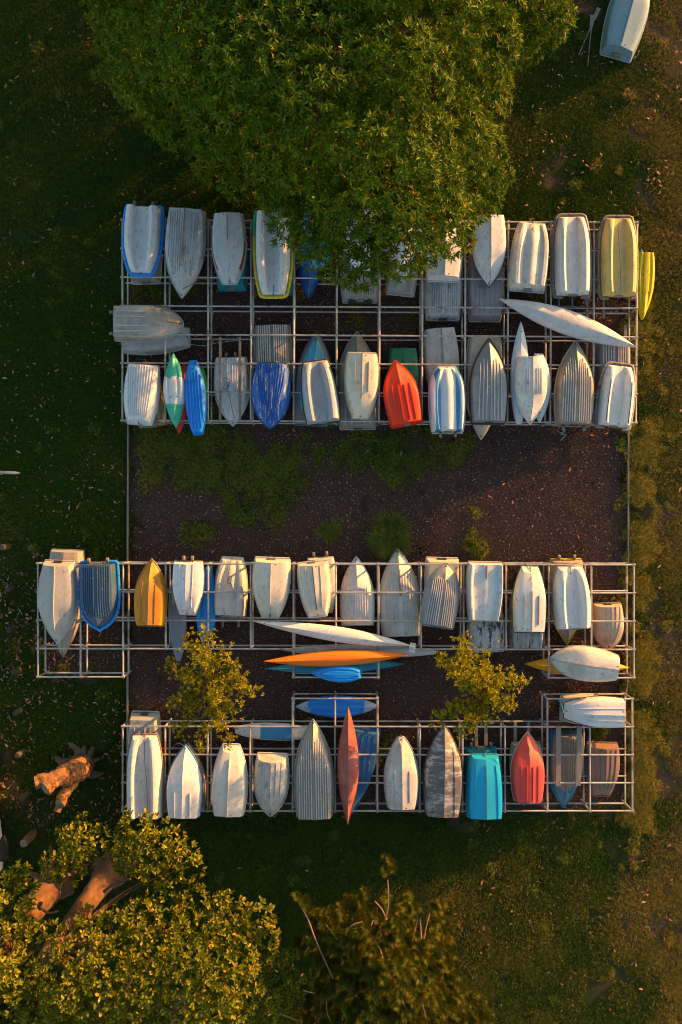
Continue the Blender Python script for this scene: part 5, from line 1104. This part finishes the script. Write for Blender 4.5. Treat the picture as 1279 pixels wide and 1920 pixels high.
vv, ff = tube([Vector((0, 0, .75)), Vector((0, 0, .756))], [.118, .11], 14); mk('cut_top', vv, ff, M_CUT, root); tag(root, 'thick pale timber bollard between the white car and the stump', 'bollard')
rl = empty('barrier_rail', at(-40, 884, .9)); a_ = at(-40, 884, .9); b_2 = at(37, 887, .9) - a_
vv, ff = tube([Vector((0, 0, 0)), b_2 * .9, b_2], [.05, .045, .03], 10); mk('rail_pipe', vv, ff, M_GALV, rl); q = at(-20, 885, .9) - a_
vv, ff = tube([Vector((q.x, q.y, -.95)), Vector((q.x, q.y, 0))], .05, 10); mk('post', vv, ff, M_GALV, rl); tag(rl, 'pale horizontal barrier pipe poking in from the edge beside the open mulch', 'barrier')

# ------------------------------------------------------------------ white car at the edge
def car():
    p = at(11, 1583, 0); yaw = R(-90 + 7)           # nose towards the bottom edge
    d = Vector((math.cos(yaw), math.sin(yaw), 0)); right = Vector((-d.y, d.x, 0))   # +Y of the car = its left = towards the lawn
    # the lawn-side front wheel stands at p: car origin = middle of the car
    o = Vector((p.x, p.y, 0)) - d * 1.35 - right * 0.80
    root = empty('parked_car', o, yaw)
    m = paint((.70, .70, .70), .08, streak=.05, speck=.02, rough=.3, spec=.6)
    st_ = [(-2.15, .62, .35, .75, .70), (-2.05, .80, .25, .88, .78), (-1.6, .87, .2, .96, .82), (-.8, .89, .2, .97, .84), (.2, .89, .2, .97, .84), (.9, .88, .2, .95, .82), (1.5, .87, .2, .90, .80), (1.95, .80, .22, .80, .74), (2.12, .66, .28, .68, .58), (2.18, .5, .34, .6, .4)]
    V, F = [], []
    for x, w, z0, z1, wt in st_:
        sec = [(w * .92, z0), (w, z0 + .16), (w * 1.0, (z0 + z1) / 2), (w * .99, z1 - .10), (wt, z1 - .01), (wt * .5, z1 + .02)]
        sec = sec + [(-y, z) for y, z in reversed(sec)]
        V += [Vector((x, y, z)) for y, z in sec]
    k = 12
    for i in range(len(st_) - 1):
        for j in range(k): F.append((i * k + j, i * k + (j + 1) % k, (i + 1) * k + (j + 1) % k, (i + 1) * k + j))
    F.append(tuple(reversed(range(k)))); F.append(tuple(range((len(st_) - 1) * k, len(st_) * k)))
    mk('body', V, F, m, root, sharp=50)
    cab = [(-1.75, .60, .60, .95), (-1.3, .70, .58, 1.38), (-.5, .76, .60, 1.46), (.2, .76, .60, 1.42), (1.05, .70, .62, .93)]
    V, F = [], []
    for x, wb, wt, zt in cab: V += [Vector((x, wb + .06, .90)), Vector((x, wt, zt)), Vector((x, -wt, zt)), Vector((x, -wb - .06, .90))]
    for i in range(4):
        for j in range(3): F.append((i * 4 + j, i * 4 + j + 1, (i + 1) * 4 + j + 1, (i + 1) * 4 + j))
    gl = simple('car_glass', (.02, .022, .025), .08, 0, 0, bump=0); mk('cabin_glass', V, F, gl, root, sharp=25)
    V, F = [], []
    for x, w, z in [(-1.25, .56, 1.40), (-.5, .58, 1.475), (.15, .58, 1.435)]: V += [Vector((x, w, z)), Vector((x, w * .5, z + .02)), Vector((x, -w * .5, z + .02)), Vector((x, -w, z))]
    for i in range(2):
        for j in range(3): F.append((i * 4 + j, i * 4 + j + 1, (i + 1) * 4 + j + 1, (i + 1) * 4 + j))
    mk('roof_panel', V, F, m, root)
    for x in (-1.3, 1.35):
        for s in (1, -1):
            y = s * .80
            vv, ff = tube([Vector((x, y - .12, .33)), Vector((x, y - .10, .33)), Vector((x, y + .10, .33)), Vector((x, y + .12, .33))], [.29, .33, .33, .29], 20); w = mk('wheel', vv, ff, M_RUBBER, root)
            vv, ff = tube([Vector((x, y + s * .115, .33)), Vector((x, y + s * .128, .33))], .2, 16); mk('rim', vv, ff, simple('wheel_rim', (.12, .12, .125), .4, .6), w)
            vv, ff = tube([Vector((x, s * .70, .34)), Vector((x, s * .905, .34))], .39, 20); mk('wheel_arch', vv, ff, M_RUBBER, root)
    for s in (1, -1):
        V = [Vector((1.93, s * .80, .62)), Vector((2.13, s * .60, .58)), Vector((2.10, s * .60, .70)), Vector((1.80, s * .82, .76))]; V = [q + Vector((.02, s * .03, .01)) for q in V]
        mk('headlight', V + [q - Vector((.03, s * .05, 0)) for q in V], [(0, 1, 2, 3), (7, 6, 5, 4), (0, 4, 5, 1), (1, 5, 6, 2), (2, 6, 7, 3), (3, 7, 4, 0)], simple('lamp_glass', (.25, .26, .27), .15, .2, .2), root, smooth=False)
        mk('door_mirror', *box(.72, .88, s * .98 - .09, s * .98 + .09, .92, 1.04, .02), m, root, smooth=False)
    tag(root, 'white car whose front wheel and corner show at the edge of the lawn', 'car')
car()

# ------------------------------------------------------------------ loose timber and a dolly
for x_, w_ in ((893, 'nearest the turquoise boats'), (911, 'second from the turquoise boats'), (966, 'second from the coral boat'), (991, 'right above the coral bow')):
    plank(x_, 1353, x_, 1402, ZL + .035, .10, .03, M_GREYWOOD, 'short grey board on the lower rails ' + w_, group='short boards on the lower rails')
plank(418, 1100, 418, 1176, ZL + .03, .07, .03, M_GREYWOOD, 'grey support board under the cream dinghy with rope, on its kayak side', group='boards under the cream dinghy')
plank(448, 1100, 448, 1176, ZL + .03, .07, .03, M_GREYWOOD, 'grey support board under the cream dinghy with rope, on its far side', group='boards under the cream dinghy')
plank(1132, 520, 1132, 598, ZL + .03, .08, .03, M_GREYWOOD, 'grey board sticking out below the pale yellow dinghy')
dl = empty('boat_dolly', at(1075, 565, ZU)); M_BLUE = simple('blue_paint', (.03, .12, .26), .5, 0, .4)
for x_ in (1048, 1073, 1098):
    a_ = at(x_, 520, ZU + .03) - Vector(dl.location); b_2 = at(x_, 573, ZU + .03) - Vector(dl.location); vv, ff = tube([a_, b_2], .024, 8); mk('side_bar', vv, ff, M_BLUE, dl)
a_ = at(1036, 574, ZU + .045) - Vector(dl.location); b_2 = at(1110, 577, ZU + .045) - Vector(dl.location); vv, ff = tube([a_, b_2], .024, 8); mk('cross_bar', vv, ff, simple('dull_green', (.06, .09, .08), .6), dl)
tag(dl, 'blue tubular dolly bars under the long white moulded dinghy', 'dolly')
